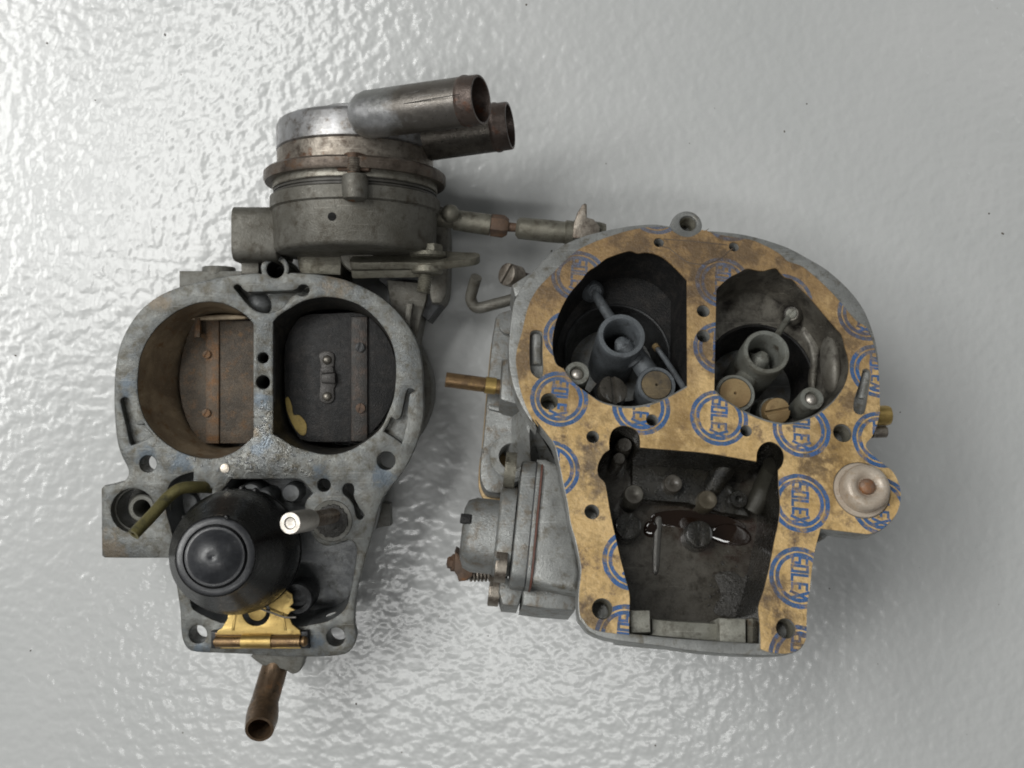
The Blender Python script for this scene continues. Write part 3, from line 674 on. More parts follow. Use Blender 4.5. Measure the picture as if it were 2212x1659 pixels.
# bakelite ring / inner cap rim with thin seams
y1 = yseam+.6; rr = rw(318, 1222, 800)
mb = MB(); M = HM(y1)
pr = [(rr*.96, -.3)]
for k in range(2): pr += [(rr*.985, k*1.0), (rr*.985, k*1.0+.6), (rr*.96, k*1.0+.65), (rr*.96, k*1.0+.95)]
yflange = yat(718)
pr += [(rr*.965, 2.2), (rr*.965, yflange-y1)]
mb.lathe(pr, M, 96); mb.build('choke_gasket', mat('dark_seam', (.075, .07, .06), (.05, .046, .04), None, None, .2, .5), hb)
mb = MB(); M = HM(y1+2.1); mb.lathe([(rr*.985, 0), (rr*.995, .3), (rr*.985, yflange-y1-2.1)], M, 96); mb.build('cap_rim', mat('cap_rim_metal', (.33, .315, .27), (.22, .205, .17), (.12, .10, .08), None, .6, .42), hb)
# clamp flange ring
rf = rw(272, 1266, 745); M = HM(yflange)
mb = MB(); mb.lathe([(rr*.9, -1.8), (rf*.985, -2.2), (rf, -1.2), (rf, 1.0), (rf*.975, 1.7), (rw(345, 1192, 640)*1.0, 2.4), (rw(345, 1192, 640)*.99, 3)], M, 96)
mb.build('clamp_ring', mat('dark_brown_steel', (.17, .14, .115), (.11, .088, .07), (.065, .05, .04), (.12, .065, .035), .6, .42, bump=.3, rust_amt=.35), hb)
# cap: lower band, seam, upper band
rc = rw(340, 1192, 560); yc0 = yflange+2.0; ysm = yat(578); ytop = yat(418)
mb = MB(); M = HM(yc0); mb.lathe([(rc, 0), (rc*1.0, ysm-yc0-.4), (rc*.985, ysm-yc0)], M, 96); mb.build('cap_band', STEEL, hb)
M = HM(ysm); Lc = ytop-ysm
mb = MB(); mb.lathe([(rc*.98, 0), (rc*1.008, .4), (rc*1.008, Lc-1.8), (rc*.985, Lc-.6), (rc*.94, Lc), (0, Lc)], M, 96); capo = mb.build('water_cap', BRIGHT, hb)
# clamp screw in front
sx = (768, 700)
p_a, p_b = hp((760, 600), 62.5), hp((765, 790), 62.5)
p_a.z = p_b.z = zc+R0*1.03
scp = mb_ = MB().tube([p_b+Vector((0, -3, 0)), p_a+Vector((0, 1, 0))], 1.75, 16).build('clamp_screw', RUST, hb)
M = axis_M(p_b+Vector((0, 5.8, 0)), p_b+Vector((0, 10, 0))); MB().thread(M, 2.1, 4.5, .75, 18).build('screw_thread', STEEL, scp)
pn = hp((765, 755), zc+R0*1.03)
MB().lathe([(2.6, -4.4), (3.7, -3.8), (4.1, -1), (4.1, 2.2), (3.7, 3.5), (2.3, 4.0)], axis_M(pn, pn+Vector((0, 5, 0))), 28).build('screw_boss', HOUSE, hb)
pz = hp((765, 806), zc+R0*1.05)
MB().slotted(axis_M(pz+Vector((0, 1, 0)), pz+Vector((0, -3, .6))), 2.2, 2.0, .8, R_(80)).build('screw_tip', RUST, scp)
ph = hp((760, 590), zc+rc+.4)
mb = MB(); mb.plate([(3.6*math.cos(R_(60*i)), 3.6*math.sin(R_(60*i))) for i in range(6)], [], -1.8, 1.8, axis_M(ph+Vector((0, -1, 0)), ph+Vector((0, 5, 0))), bev=.4)
mb.build('screw_head', RUST, scp)
# clamp tab
mb = MB(); pm = hp((760, 655), zc+rc+.4); mb.box(-5.2, -1.2, -1.5, 5.2, 1.2, 1.8, Matrix.Translation(pm), .8); mb.build('clamp_tab', RUST, hb)

# hose nozzles: polished root, darkened stem, rust stained bead at the mouth
def nozzle(pa, za, pb_, zb, r, mt):
    a, b = hp(pa, za), hp(pb_, zb); L = (b-a).length; M = axis_M(a, b)
    o = MB().lathe([(0, -3.4), (r*.45, -2.9), (r*.75, -1.6), (r*.92, .4), (r, 2.8), (r, L*.5), (r, L-5.7)], M, 48, close=True).build('hose_nozzle', mt, hb, sharp=60)
    MB().lathe([(r, L-5.8), (r*1.035, L-5.2), (r*1.05, L-4.6), (r*1.035, L-3.9), (r*1.0, L-3.4), (r*.995, L-.4), (r*.97, L), (r*.89, L), (r*.875, L-.5), (r*.87, L-20), (0, L-20)], M, 48, close=True).build('nozzle_mouth', BEADR, o, sharp=50)
    return o, a, b
NST1 = mat('part_polished_steel', (.46, .46, .47), (.27, .27, .26), None, None, .75, .38, bump=.12, stain=((.135, .118, .098), -.007, -.003, 0, .0035))
NST2 = mat('darkened_steel', (.13, .118, .10), (.085, .075, .064), (.05, .042, .036), None, .7, .33, bump=.2, dirt_amt=.5)
r1_ = mmz(136*Z1.k, 76)
n1, na, nb_ = nozzle((800, 362), 62, (1462, 275), 78, r1_, NST1)
n2, _, _ = nozzle((850, 528), 37, (1624, 418), 47, mmz(130*Z1.k, 46), NST2)
MB().tube([na+Vector((2, -.5, r1_*.985)), nb_+Vector((-6, -.5, r1_*.985))], .13, 6).build('parting_line', SOOT_SHADE, n1)
# back plate and web linking cap with the nozzles
mb = MB(); web = hp((980, 400), 52); mb.lathe([(rc*.7, -4), (rc*.68, 6), (rc*.5, 8), (0, 8.5)], HM(ytop-4), 60); mb.build('cap_end', BRIGHT, hb)

# lower parts around the housing (world boxes)
def wbox(pts, z0, z1, name, mt, par, bev=.5, n=0, sheet=Z1):
    l = [tuple(Wp(sheet(*q[:2]), z1)[:2])+tuple(q[2:]) for q in pts]
    if n: l = sm(l, n)
    mb = MB(); mb.plate(l, [], z0, z1, Matrix.Identity(4), bev=bev); return mb.build(name, mt, par)
# stub arm at the left (rounded block)
pA, pB = hp((140, 1040), 30), hp((380, 1040), 30)
mb = MB(); l = rrect(-mmz(145*Z1.k, 30), -14, mmz(145*Z1.k, 30), 13, 4.2, 6)
mb.plate(l, [], 0, (pB-pA).length, Matrix.Translation(pA) @ Matrix(((0, 0, 1, 0), (1, 0, 0, 0), (0, 1, 0, 0), (0, 0, 0, 1))), bev=1.4)
mb.build('housing_arm', HOUSE, ra)
wbox([(135, 1150), (232, 1150), (232, 1240), (135, 1240)], 10, 34, 'arm_step', HOUSE, ra)
wbox([(440, 1130), (690, 1130), (685, 1245), (460, 1235)], 8, 33, 'arm_block', LEVER, ra)
r = mmz(115*Z1.k, 38); p = hp((805, 1135), 30)
MB().lathe([(r*.9, -8), (r, -7), (r, 5), (r*.92, 6), (r*.7, 6.2), (r*.7, 7.5), (0, 7.5)], Matrix.Translation(p), 36).build('pivot_disc', HOUSE, ra)
wbox([(880, 1180), (1240, 1150), (1275, 850), (1285, 1100), (1250, 1400), (1170, 1500), (900, 1280)], 4, 22, 'lower_bracket', SOOT2, ra, .8)
wbox([(1170, 830, 1), (1262, 870, 1), (1280, 1000), (1278, 1200), (1272, 1330), (1250, 1390), (1215, 1400), (1180, 1370), (1160, 1100)], 6, 28, 'side_casting', HOUSE, ra, 1, 3)
wbox([(940, 1270), (1168, 1290), (1160, 1380), (1130, 1475), (1100, 1640), (1010, 1500), (960, 1400)], 6, 26, 'link_plate', HOUSE, ra, .6)
wbox([(1050, 1400), (1085, 1400), (1060, 1560), (1030, 1540)], 24, 31, 'plate_rib', HOUSE, ra, .5)
r = mmz(52*Z1.k, 25); MB().lathe([(r, 0), (r, 12), (r*.85, 13), (0, 13.2)], Matrix.Translation(hp((1235, 1330), 12)), 28).build('bracket_stud', SOOT2, ra)
# two lever plates seen nearly edge-on, clamped by a hex bolt lying along them
def lever(pl, pr_, z, prof, t, name='choke_lever'):
    """plate standing on edge from pl to pr_; prof = heights (u along 0..1, top, bottom) in mm"""
    a, b = hp(pl, z), hp(pr_, z); L = (b-a).length; x = (b-a).normalized(); zz = Vector((0, -.42, .9)).normalized(); y = zz.cross(x).normalized()
    m = Matrix((x, zz, -y)).transposed().to_4x4(); m.translation = a
    o_ = [(u*L, hh) for u, hh, _ in prof]+[(u*L, lo) for u, _, lo in reversed(prof)]
    mb = MB(); mb.plate(sm(o_, 3), [], -t/2, t/2, m, bev=.5); return mb.build(name, LEVER, ra)
lever((735, 1190), (1452, 1165), 42, [(0, -1, -3), (.03, 1, -6), (.15, 2, -7), (.45, 3, -8), (.6, 4.5, -9), (.72, 4, -8), (.85, 3, -6), (.96, 1.5, -5), (1, -.6, -3)], 2.6)
l2 = lever((745, 1240), (1245, 1215), 39, [(0, -1, -3), (.04, 1, -4), (.3, 1.5, -5), (.7, 3, -6), (.95, 2.5, -5), (1, 0, -3)], 2.8)
l2['label'] = 'lower of the two choke lever plates'
rbx = mmz(80*Z1.k, 42)
def yb_(Yz, X=1168, z=42): return hp((X, Yz), z)
mb = MB(); hx = [(rbx*1.02*math.cos(R_(60*i)), rbx*1.02*math.sin(R_(60*i))) for i in range(6)]
mb.plate(hx, [], 0, (yb_(1075)-yb_(1132)).length, axis_M(yb_(1132), yb_(1075)), bev=.6)
bo = mb.build('hex_bolt', LEVER, ra)
MB().lathe([(rbx*1.1, 0), (rbx*1.25, .6), (rbx*1.25, 1.8), (rbx, 2.1), (0, 2.1)], axis_M(yb_(1150), yb_(1100)), 32).build('bolt_washer', LEVER, bo)
MB().lathe([(rbx*1.0, 0), (rbx*1.1, .5), (rbx*1.1, 2.4), (0, 2.4)], axis_M(yb_(1238, 1165), yb_(1150, 1165)), 32).build('bolt_collar', LEVER, bo)
MB().thread(axis_M(yb_(1225, 1160), yb_(1300, 1148)), rbx*.5, 6.5, .8, 18).build('bolt_shank', LEVER, bo)

# link rod to the right
def rod(pts, rads, name, mt, par, z=30, n=24, hollow=0):
    return MB().tube([hp(p, zz) for p, zz in pts], [mmz(r*Z1.k, z) for r in rads], n, hollow=hollow, smooth=0).build(name, mt, par)
lr = rod([((1190, 925), 28), ((1310, 938), 28), ((1315, 940), 28), ((1515, 968), 28)], [50, 50, 57, 60], 'link_rod', LEVER, ra)
r = mmz(52*Z1.k, 34); MB().lathe([(0, -r), (r*.7, -r*.7), (r, 0), (r*.9, r*.45), (r*.6, r*.8), (0, r)], Matrix.Translation(hp((1292, 905), 33)), 24).build('ball_end', LEVER, lr)
rod([((1512, 968), 28), ((1518, 968), 28), ((1585, 976), 28), ((1612, 980), 28)], [40, 62, 64, 45], 'lock_nut', RUST, lr, n=6)
rod([((1580, 976), 28), ((1690, 985), 28)], [27, 24], 'rod_neck', RUST, lr)
rod([((1655, 983), 28), ((1672, 985), 28), ((1850, 1003), 28), ((1942, 1012), 28)], [40, 60, 63, 60], 'rod_sleeve', LEVER, lr)
rod([((1925, 1010), 28), ((1930, 1010), 28), ((1975, 1014), 28), ((1980, 1014), 28)], [60, 70, 66, 40], 'rod_collar', LEVER, lr)
rod([((1975, 1000), 28), ((2110, 1010), 27), ((2150, 1012), 27)], [60, 60, 50], 'rod_eye', LEVER, lr)
wbox([(1968, 1040), (1975, 960), (1995, 900), (2022, 855), (2038, 846), (2048, 855), (2048, 925), (2085, 935), (2120, 975), (2120, 1040)], 30, 33, 'rod_lever', STEEL, lr, .5)

# ================================================================ RIGHT: the carburettor body
B = Frame((1505, 900), 84, rx=R_(-20), rz=R_(-6.2))
rbt = root('carburettor', 'grey twin barrel carburettor body with venturis, open float chamber and pump', 'carburettor', (B.O.x, B.O.y, 0))
def bP(sheet, pts, w=0): return B.P(sheet, pts, w)
earB = [(1272+108*math.cos(R_(t)), 128-100*math.sin(R_(t))) for t in range(180, -21, -20)]
flB = (bP(Z5, [(95, 650), (140, 560), (200, 470), (290, 370), (380, 290), (480, 235), (600, 190), (760, 152), (900, 128), (1050, 118), (1158, 132, 1)])
       + bP(Z5, earB)
       + bP(Z6, [(150, 98, 1), (250, 103), (400, 120), (520, 145), (640, 180), (760, 225), (880, 290), (1000, 360), (1100, 440), (1200, 540), (1280, 650), (1330, 760), (1365, 870), (1388, 1000), (1397, 1200), (1400, 1380)])
       + bP(Z9, [(1213, 120), (1190, 220), (1150, 310), (1112, 350), (1100, 385), (1130, 430), (1200, 490), (1270, 545), (1330, 600), (1372, 680), (1392, 770), (1386, 860), (1355, 950), (1300, 1022), (1220, 1087),
                 (1130, 1118), (1050, 1112), (850, 1088), (728, 1070, 1)])
       + bP(Z8, [(1612, 850), (1590, 980), (1578, 1100), (1560, 1200), (1556, 1300), (1553, 1420), (1532, 1480), (1485, 1522), (1400, 1540), (1250, 1543), (1000, 1532), (800, 1512), (600, 1482), (350, 1450), (240, 1428), (150, 1390), (100, 1330)])
       + bP(Z7, [(906, 1350), (898, 1250), (905, 1150), (915, 1060), (903, 980), (880, 870), (850, 770), (830, 640), (802, 510), (780, 400), (752, 285), (700, 205), (620, 110)])
       + bP(Z5, [(250, 1510), (180, 1415), (120, 1300), (85, 1200), (65, 1100), (58, 1000), (62, 900), (75, 770)]))
flB = sm(flB, 3)
gL = [(1275, 500, 1), (1230, 450), (1180, 400), (1120, 350), (1060, 320), (990, 310), (940, 316), (895, 300), (840, 310), (780, 330), (720, 355), (660, 402), (600, 440), (555, 500), (500, 560), (450, 630), (410, 710),
      (380, 790), (362, 880), (358, 960), (365, 1020), (385, 1075), (432, 1103, 1), (470, 1160), (520, 1215), (600, 1275), (680, 1330), (760, 1357), (860, 1374), (960, 1367), (1080, 1335), (1180, 1285), (1278, 1230, 1)]
gR = [(235, 520, 1), (260, 490), (330, 430), (400, 395), (455, 367), (520, 378), (570, 383), (620, 370), (665, 365), (695, 400), (730, 430), (780, 445), (830, 500), (900, 570), (960, 640), (1020, 710), (1080, 780), (1130, 840),
      (1150, 920), (1172, 990), (1180, 1060), (1174, 1120), (1152, 1190), (1112, 1260), (1062, 1322), (980, 1392), (900, 1434), (800, 1468), (700, 1478), (600, 1458), (500, 1422), (400, 1372), (300, 1310), (220, 1240, 1)]
gbL = ccw(sm(bP(Z5, gL, .7), 3)); gbR = ccw(sm(bP(Z6, gR, .7), 3))
mL = ccw([(x, y+.75) for x, y in sm(bP(Z5, [(1275, 490, 1), (1200, 405), (1100, 335), (980, 300), (860, 300), (740, 335), (620, 415), (520, 520), (440, 640), (390, 760), (360, 880), (358, 980), (385, 1080), (440, 1150), (520, 1225),
                  (600, 1285), (680, 1335), (760, 1360), (860, 1374), (960, 1367), (1080, 1335), (1180, 1288), (1278, 1232, 1)], 0), 3)])
mR = ccw([(x, y+.75) for x, y in sm(bP(Z6, [(235, 505, 1), (330, 425), (440, 370), (560, 352), (680, 365), (790, 420), (900, 515), (1000, 640), (1080, 750), (1140, 860), (1176, 980), (1184, 1080), (1158, 1190), (1112, 1265), (1062, 1325),
                  (980, 1395), (900, 1436), (800, 1470), (700, 1480), (600, 1460), (500, 1424), (400, 1374), (300, 1312), (225, 1243, 1)], 0), 3)])
cham = [(245, 430), (205, 385), (200, 320), (235, 245), (275, 215, 1), (275, 150), (300, 85), (370, 58), (445, 85), (472, 130), (475, 200, 1), (640, 213), (900, 235), (1100, 268), (1225, 290, 1), (1230, 230),
        (1262, 180), (1320, 162), (1380, 195), (1405, 250), (1395, 310), (1368, 345, 1)]
chR = [(1370, 450), (1380, 570), (1370, 680), (1340, 820), (1310, 980), (1272, 1130), (1240, 1230), (1250, 1350), (1255, 1500)]
chLl = [(400, 1412), (405, 1250), (405, 1150), (380, 1050), (342, 900), (320, 800), (303, 730), (280, 620), (260, 500)]
chamL = ccw(sm(bP(Z8, cham+chR[:7]+[(1248, 1300, 1), (1245, 1465, 1), (1000, 1452), (640, 1425), (408, 1400, 1), (405, 1250)]+chLl[2:], 0), 3))
small = [(Z5, (1082, 248), 33), (Z6, (358, 218), 34), (Z5, (1385, 715), 43), (Z5, (1385, 885), 44), (Z5, (335, 1330), 58), (Z6, (1130, 1540), 66), (Z5, (1037, 1458), 40), (Z5, (632, 1572), 42), (Z6, (445, 1525), 40),
         (Z7, (986, 697), 45), (Z7, (1050, 1300), 63), (Z8, (1415, 1370), 62)]
sh = [hole(B, s, p, r, .2, 20) for s, p, r in small]
slotL = ccw(sm(bP(Z5, [(203, 880), (215, 852), (250, 843), (285, 855), (292, 890), (290, 1000), (296, 1110), (288, 1160), (262, 1175), (225, 1150), (205, 1110), (200, 1000)], .2), 2))
slotR = ccw(sm(bP(Z6, [(1268, 1110), (1275, 1088), (1305, 1082), (1328, 1100), (1330, 1150), (1315, 1250), (1300, 1350), (1280, 1405), (1240, 1408), (1208, 1380), (1212, 1300), (1245, 1200)], .2), 2))
earHB = hole(B, Z5, (1283, 112), 57)
mb = MB()
mb.plate(flB, [mL, mR, chamL, slotL, slotR, earHB]+sh, -7, 0, B.M, bev=.5)
lowB = off(ccw(flB), 1.6)
mb.plate(lowB, [off(mL, -.4), off(mR, -.4), off(chamL, -.4)], -30, -6.95, B.M, bev=0, draft=6.5)
for l_ in (slotL, slotR):
    v, f = tri([off(l_, -.2)]); mb.add([(p.x, p.y, -3.4) for p in v], [t for t, _ in f], B.M)
mb.build('casting', ZINC_B, rbt)
# hole linings (threads) in the small round holes
for (s, p, r), l in zip(small, sh):
    if r > 50:
        rr = B.r(s, p, r*.97, 0); q_ = B.L(s(*p), 0); M = B.M @ Matrix.Translation((q_.x, q_.y, -6.9))
        pr = []
        for k in range(8): pr += [(rr*.93, k*.8), (rr, k*.8+.4)]
        MB().lathe(pr, M, 24, close=True).build('threaded_hole', LEVER, rbt)
rr = B.r(Z5, (1283, 112), 56); pr = []; q_ = B.L(Z5(1283, 112), 0)
for k in range(8): pr += [(rr*.92, k*.8), (rr, k*.8+.4)]
MB().lathe(pr, B.M @ Matrix.Translation((q_.x, q_.y, -6.9)), 24, close=True).build('threaded_hole', LEVER, rbt)

# barrels: wall, shelf, throat
for lp, sheet, cc, rad, mt, mt2, ws in ((mL, Z5, (800, 1000), 368, SOOT_SHADE, SOOT2, -17), (mR, Z6, (545, 1120), 385, BORE_G, SOOT_SHADE, -17)):
    mb = MB(); l1 = off(lp, .9)
    mb.strip(lp, l1, -.45, -9, B.M); l2 = off(lp, 1.8); mb.strip(l1, l2, -9, ws, B.M)
    c = B.L(sheet(*cc), ws); r = B.r(sheet, cc, rad, ws)
    th = ccw(circ(c.x, c.y, r, 72))
    v, f = tri([off(l2, -.03), th]); mb.add([(p.x, p.y, ws) for p in v], [t for t, _ in f], B.M)
    mb.build('barrel_wall', mt, rbt, sharp=60)
    mb = MB(); M = B.M @ Matrix.Translation((c.x, c.y, ws))
    mb.lathe([(r*1.0, -.02), (r*1.0, .25), (r*.975, .5), (r*.95, .2), (r*.93, -3), (r*.8, -12), (r*.78, -24), (r*.85, -38), (0, -38.2)], M, 72, close=True)
    mb.build('throat', mt2, rbt)

# auxiliary venturis
def venturi(sheet, c, ro, ri, mt, nub, nubr, boss, bossr, rodr, foot, footr, capr, w0=-2.5):
    M = B.at(sheet, c, w0); r = B.r(sheet, c, ro, w0); q = ri/ro
    mb = MB(); mb.lathe([(r*.98, -30), (r, -2), (r*.995, -.6), (r*.96, 0), (r*(q+.05), 0), (r*q, -.5), (r*q*.93, -4), (r*q*.86, -14), (r*q*.9, -30), (r*.98, -30)], M, 56, close=True)
    vo = mb.build('venturi', mt, rbt)
    # spray nozzle inside
    a = B.world(sheet(*nub[0]), -9); b = B.world(sheet(*nub[1]), -11); rn = B.r(sheet, nub[0], nubr, -9)
    MB().tube([b, a, a+B.n*1.0, a+B.n*1.6], [rn, rn, rn*.8, rn*.3], 24, smooth=0).build('spray_nozzle', mt, vo, sharp=70)
    # upper strut and boss
    bp = B.world(sheet(*boss), -13); rbs = B.r(sheet, boss, bossr, -13)
    e = B.world(sheet(*c), -8); d = (bp-e).normalized()
    MB().tube([e+d*r*.95, bp], [B.r(sheet, c, rodr, -8), B.r(sheet, c, rodr*.9, -8)], 18, smooth=0).build('strut', mt, vo)
    bm = MB(); bm.lathe([(0, -rbs*1.3), (rbs*.9, -rbs*1.3), (rbs, -rbs*.6), (rbs*.92, rbs*.2), (rbs*.6, rbs*.55), (rbs*.55, rbs*.45), (0, rbs*.45)], axis_M(bp, bp+B.n*2-d*1.2), 28)
    bo_ = bm.build('strut_boss', mt if sheet is Z5 else BORE_G, vo, sharp=45)
    MB().slotted(axis_M(bp+(B.n*2-d*1.2).normalized()*rbs*.42, bp+(B.n*2-d*1.2)*3), rbs*.42, .5, .35, .6).build('boss_screw', mt, vo)
    # lower arm and plugged well
    fw = -6; fp = B.world(sheet(*foot), fw); rf_ = B.r(sheet, foot, footr, fw); e2 = B.world(sheet(*c), -12.5); fp = B.world(sheet(*foot), -fw*0-11.0); d2 = (fp-e2).normalized()
    MB().tube([e2+d2*r*.7, e2+d2*r*1.1, fp-d2*rf_*.8, fp], [rf_*.66, rf_*.52, rf_*.56, rf_*.7], 26).build('lower_arm', mt, vo, sharp=70)
    MB().lathe([(rf_*.85, -14), (rf_*.95, -7), (rf_, -2), (rf_, -.6), (rf_*.95, 0), (rf_*(capr+.02), 0), (rf_*capr, -.5), (0, -.5)], B.at(sheet, foot, fw), 44).build('well', mt, vo)
    cpm = MB(); cpm.lathe([(rf_*capr*.97, -.5), (rf_*capr*.95, .05), (rf_*.08, .1), (rf_*.06, -.5), (0, -.5)], B.at(sheet, foot, fw), 36); cpm.build('well_plug', BRASSY if sheet is Z6 else BRASSL, vo)
    return vo
venturi(Z5, (830, 880), 165, 120, VENT_L, ((832, 945), (925, 1060)), 66, (635, 575), 78, 38, (1068, 1215), 135, .78)
venturi(Z6, (592, 960), 168, 127, VENT_R, ((555, 1010), (480, 1130)), 62, (765, 690), 88, 24, (370, 1255), 145, .80)
# pump jets / tubes with steel balls
def balltube(sheet, c, r, ballr, mt, w=-1, dz=-12):
    M = B.at(sheet, c, w); rr = B.r(sheet, c, r, w)
    o = MB().lathe([(rr*.95, dz), (rr, -1), (rr*.94, 0), (rr*.6, 0), (rr*.55, -.6), (rr*.55, -2), (0, -2)], M, 32).build('valve_tube', mt, rbt)
    rb_ = rr*ballr; MB().lathe([(0, -rb_), (rb_*.7, -rb_*.7), (rb_, 0), (rb_*.92, rb_*.38), (rb_*.7, rb_*.7), (rb_*.38, rb_*.92), (0, rb_)], M @ Matrix.Translation((0, 0, -rb_*.95)), 24).build('steel_ball', SILVER, o)
balltube(Z5, (526, 1135), 87, .55, VENT_R, -1)
balltube(Z6, (915, 1292), 88, .6, VENT_R, -5)
Ms5 = B.at(Z5, (755, 1268), -9) @ Matrix.Rotation(R_(14), 4, 'Y') @ Matrix.Rotation(R_(-8), 4, 'X')
r = B.r(Z5, (755, 1268), 102, -9)
o = MB().slotted(Ms5, r, 2.4, r*.3, R_(97)).build('jet_screw', CHAMB, rbt)
MB().lathe([(r*1.05, -9), (r*1.12, -.5), (0, -.5)], Ms5, 28).build('jet_seat', SOOT2, o)
r = B.r(Z6, (680, 1382), 92, -9)
Ms6 = axis_M(B.world(Z6(640, 1385), -11), B.world(Z6(690, 1378), -6))
o = MB().slotted(Ms6, r, 3.6, r*.3, R_(10)).build('jet_screw', BRASSY, rbt); o['label'] = 'brass jet screw in the right barrel'
MB().lathe([(r*1.0, -9), (r*1.08, -.5), (0, -.5)], Ms6, 28).build('jet_seat', VENT_R, o)
MB().tube([B.world(Z5(1262, 1245), -3), B.world(Z5(1200, 1150), -6), B.world(Z5(1120, 1030), -9), B.world(Z5(1062, 955), -10)], [.95, .9, .85, .8], 14).build('pump_nozzle', VENT_L, rbt)
MB().tube([B.world(Z5(1072, 968), -9.7), B.world(Z5(1056, 948), -10.2)], 1.1, 14, smooth=0).build('nozzle_tip', BRASSY, rbt)
# rib down the right wall of the right barrel
q_ = B.L(Z6(1045, 1050), -10)
mb = MB(); mb.lathe([(math.cos(R_(t)), math.sin(R_(t))) for t in range(-90, 91, 10)], B.M @ Matrix.Translation(q_) @ Matrix.Rotation(R_(4), 4, 'Z') @ Matrix.Diagonal((2.6, 9.8, 5.5, 1)), 32, close=True)
mb.build('wall_rib', BORE_L, rbt, sharp=80)
mb = MB(); l = bP(Z6, [(850, 780), (900, 740), (960, 790), (975, 900), (965, 1020), (950, 1180), (925, 1250), (905, 1150), (915, 1020), (890, 900), (850, 830)], -15)
mb.plate(sm(l, 3), [], -17.5, -15, B.M, bev=.9); mb.build('shelf_web', BORE_L, rbt, sharp=80)

# pins in the two slots
for sh_, a_, b_, r_ in ((Z5, (246, 880), (246, 1085), 40), (Z6, (1300, 1120), (1262, 1300), 36)):
    pa, pb2 = B.world(sh_(*a_), -3.2), B.world(sh_(*b_), -3.6)
    MB().tube([pa, pb2], B.r(sh_, a_, r_, -2), 20, smooth=0).build('slot_pin', ZINC_B, rbt)

RESTM = mat('greyish_zinc_step', (.31, .305, .265), (.22, .215, .18), (.10, .09, .07), None, .3, .5, bump=.3, dirt_amt=.4)
# float chamber: walls, floor and fittings
mb = MB(); c1 = off(chamL, .3); c2 = off(chamL, .9)
WF = -21
mb.strip(chamL, c1, -.45, -10, B.M); mb.strip(c1, c2, -10, WF, B.M)
mb.build('chamber_wall', CHAMB_D, rbt)
mb = MB(); v, f = tri([off(c2, -.2)]); mb.add([(p.x, p.y, WF) for p in v], [t for t, _ in f], B.M)
def chamb_floor(c):
    g = lambda x, y: tuple((B.world(Z8(x, y), WF)-c)*MM)
    return mat('fuel_stained_floor', (.095, .087, .073), (.065, .058, .046), (.030, .025, .018), None, .3, .3, bump=.18, dirt_amt=.35, speck=.3, coat=.8,
               blots=[(g(1250, 900), .010, (.022, .012, .008)), (g(700, 640), .009, (.03, .017, .009)), (g(1000, 680), .011, (.03, .014, .009)), (g(1120, 1180), .008, (.02, .016, .012)), (g(350, 650), .006, (.02, .016, .012))])
mb.build('chamber_floor', chamb_floor, rbt)
strip_part(B, Z8, [(420, 560), (500, 540), (780, 560), (1000, 620), (1180, 650), (1180, 600), (1000, 330), (420, 300)], -20.9, -16, 'jet_bridge', CHAMB_D, rbt, 1.2)
def stub(c, r, w0, w1, mt, name='jet', dome=.2, holer=0):
    M = B.at(Z8, c, w1); rr = B.r(Z8, c, r, w1)
    pr = [(rr*1.02, w0-w1), (rr, -rr*dome), (rr*.9, 0)]
    pr += [(rr*holer, 0), (rr*holer, -2), (0, -2)] if holer else [(rr*.4, .05), (rr*.3, -.15), (0, -.15)]
    return MB().lathe(pr, M, 30).build(name, mt, rbt)
stub((437, 500), 66, WF, -10, mat('jet_top', (.085, .08, .065), (.055, .05, .042), None, None, .4, .35, bump=.3))
stub((690, 430), 62, WF, -12, CHAMB, 'jet')
stub((912, 537), 66, WF, -13, mat('jet_top_brown', (.085, .072, .05), (.055, .046, .033), None, None, .4, .35, bump=.3))
stub((1113, 532), 60, WF, -14, CHAMB_D, 'jet', .2, .38)
for c in ((400, 705), (862, 755)):
    M = B.at(Z8, c, -14); rr = B.r(Z8, c, 92, -14)
    o = MB().lathe([(rr*1.05, WF+14), (rr, -2.5), (rr*1.0, -2.4)], M, 32).build('main_jet', CHAMB_D, rbt)
    MB().slotted(M @ Matrix.Translation((0, 0, -2.5)), rr*.93, 2.5, rr*.2, R_(88 if c[0] > 500 else 70)).build('jet_head', CHAMB_D, o)
strip_part(B, Z8, [(575, 650), (620, 650), (612, 800), (598, 1000), (558, 1000), (562, 800)], WF, WF+1.1, 'floor_rib', mat('rib_metal', (.11, .106, .098), (.085, .08, .073), None, None, .4, .35, bump=.2), rbt, 1.0, 3)
# slanting passage at the right of the chamber
MB().tube([B.world(Z8(1360, 330), -7), B.world(Z8(1290, 450), -13), B.world(Z8(1200, 610), -17)], [B.r(Z8, (1300, 400), 95, -7), B.r(Z8, (1300, 400), 82, -7), B.r(Z8, (1300, 400), 62, -7)], 30).build('passage', CHAMB_D if False else mat('passage_metal', (.042, .04, .031), (.03, .028, .022), None, None, .3, .38, bump=.3), rbt, sharp=70)
MB().tube([B.world(Z8(1040, 300), -12), B.world(Z8(930, 480), -18)], 3.2, 24).build('passage', CHAMB_D, rbt)
for p, r in (((375, 180), 55), ((340, 270), 45)):
    MB().lathe([(B.r(Z8, p, r, -8), -16), (B.r(Z8, p, r, -8), -1), (B.r(Z8, p, r*.8, -8), 0), (0, 0)], B.at(Z8, p, -9), 24).build('stop_boss', CHAMB, rbt)
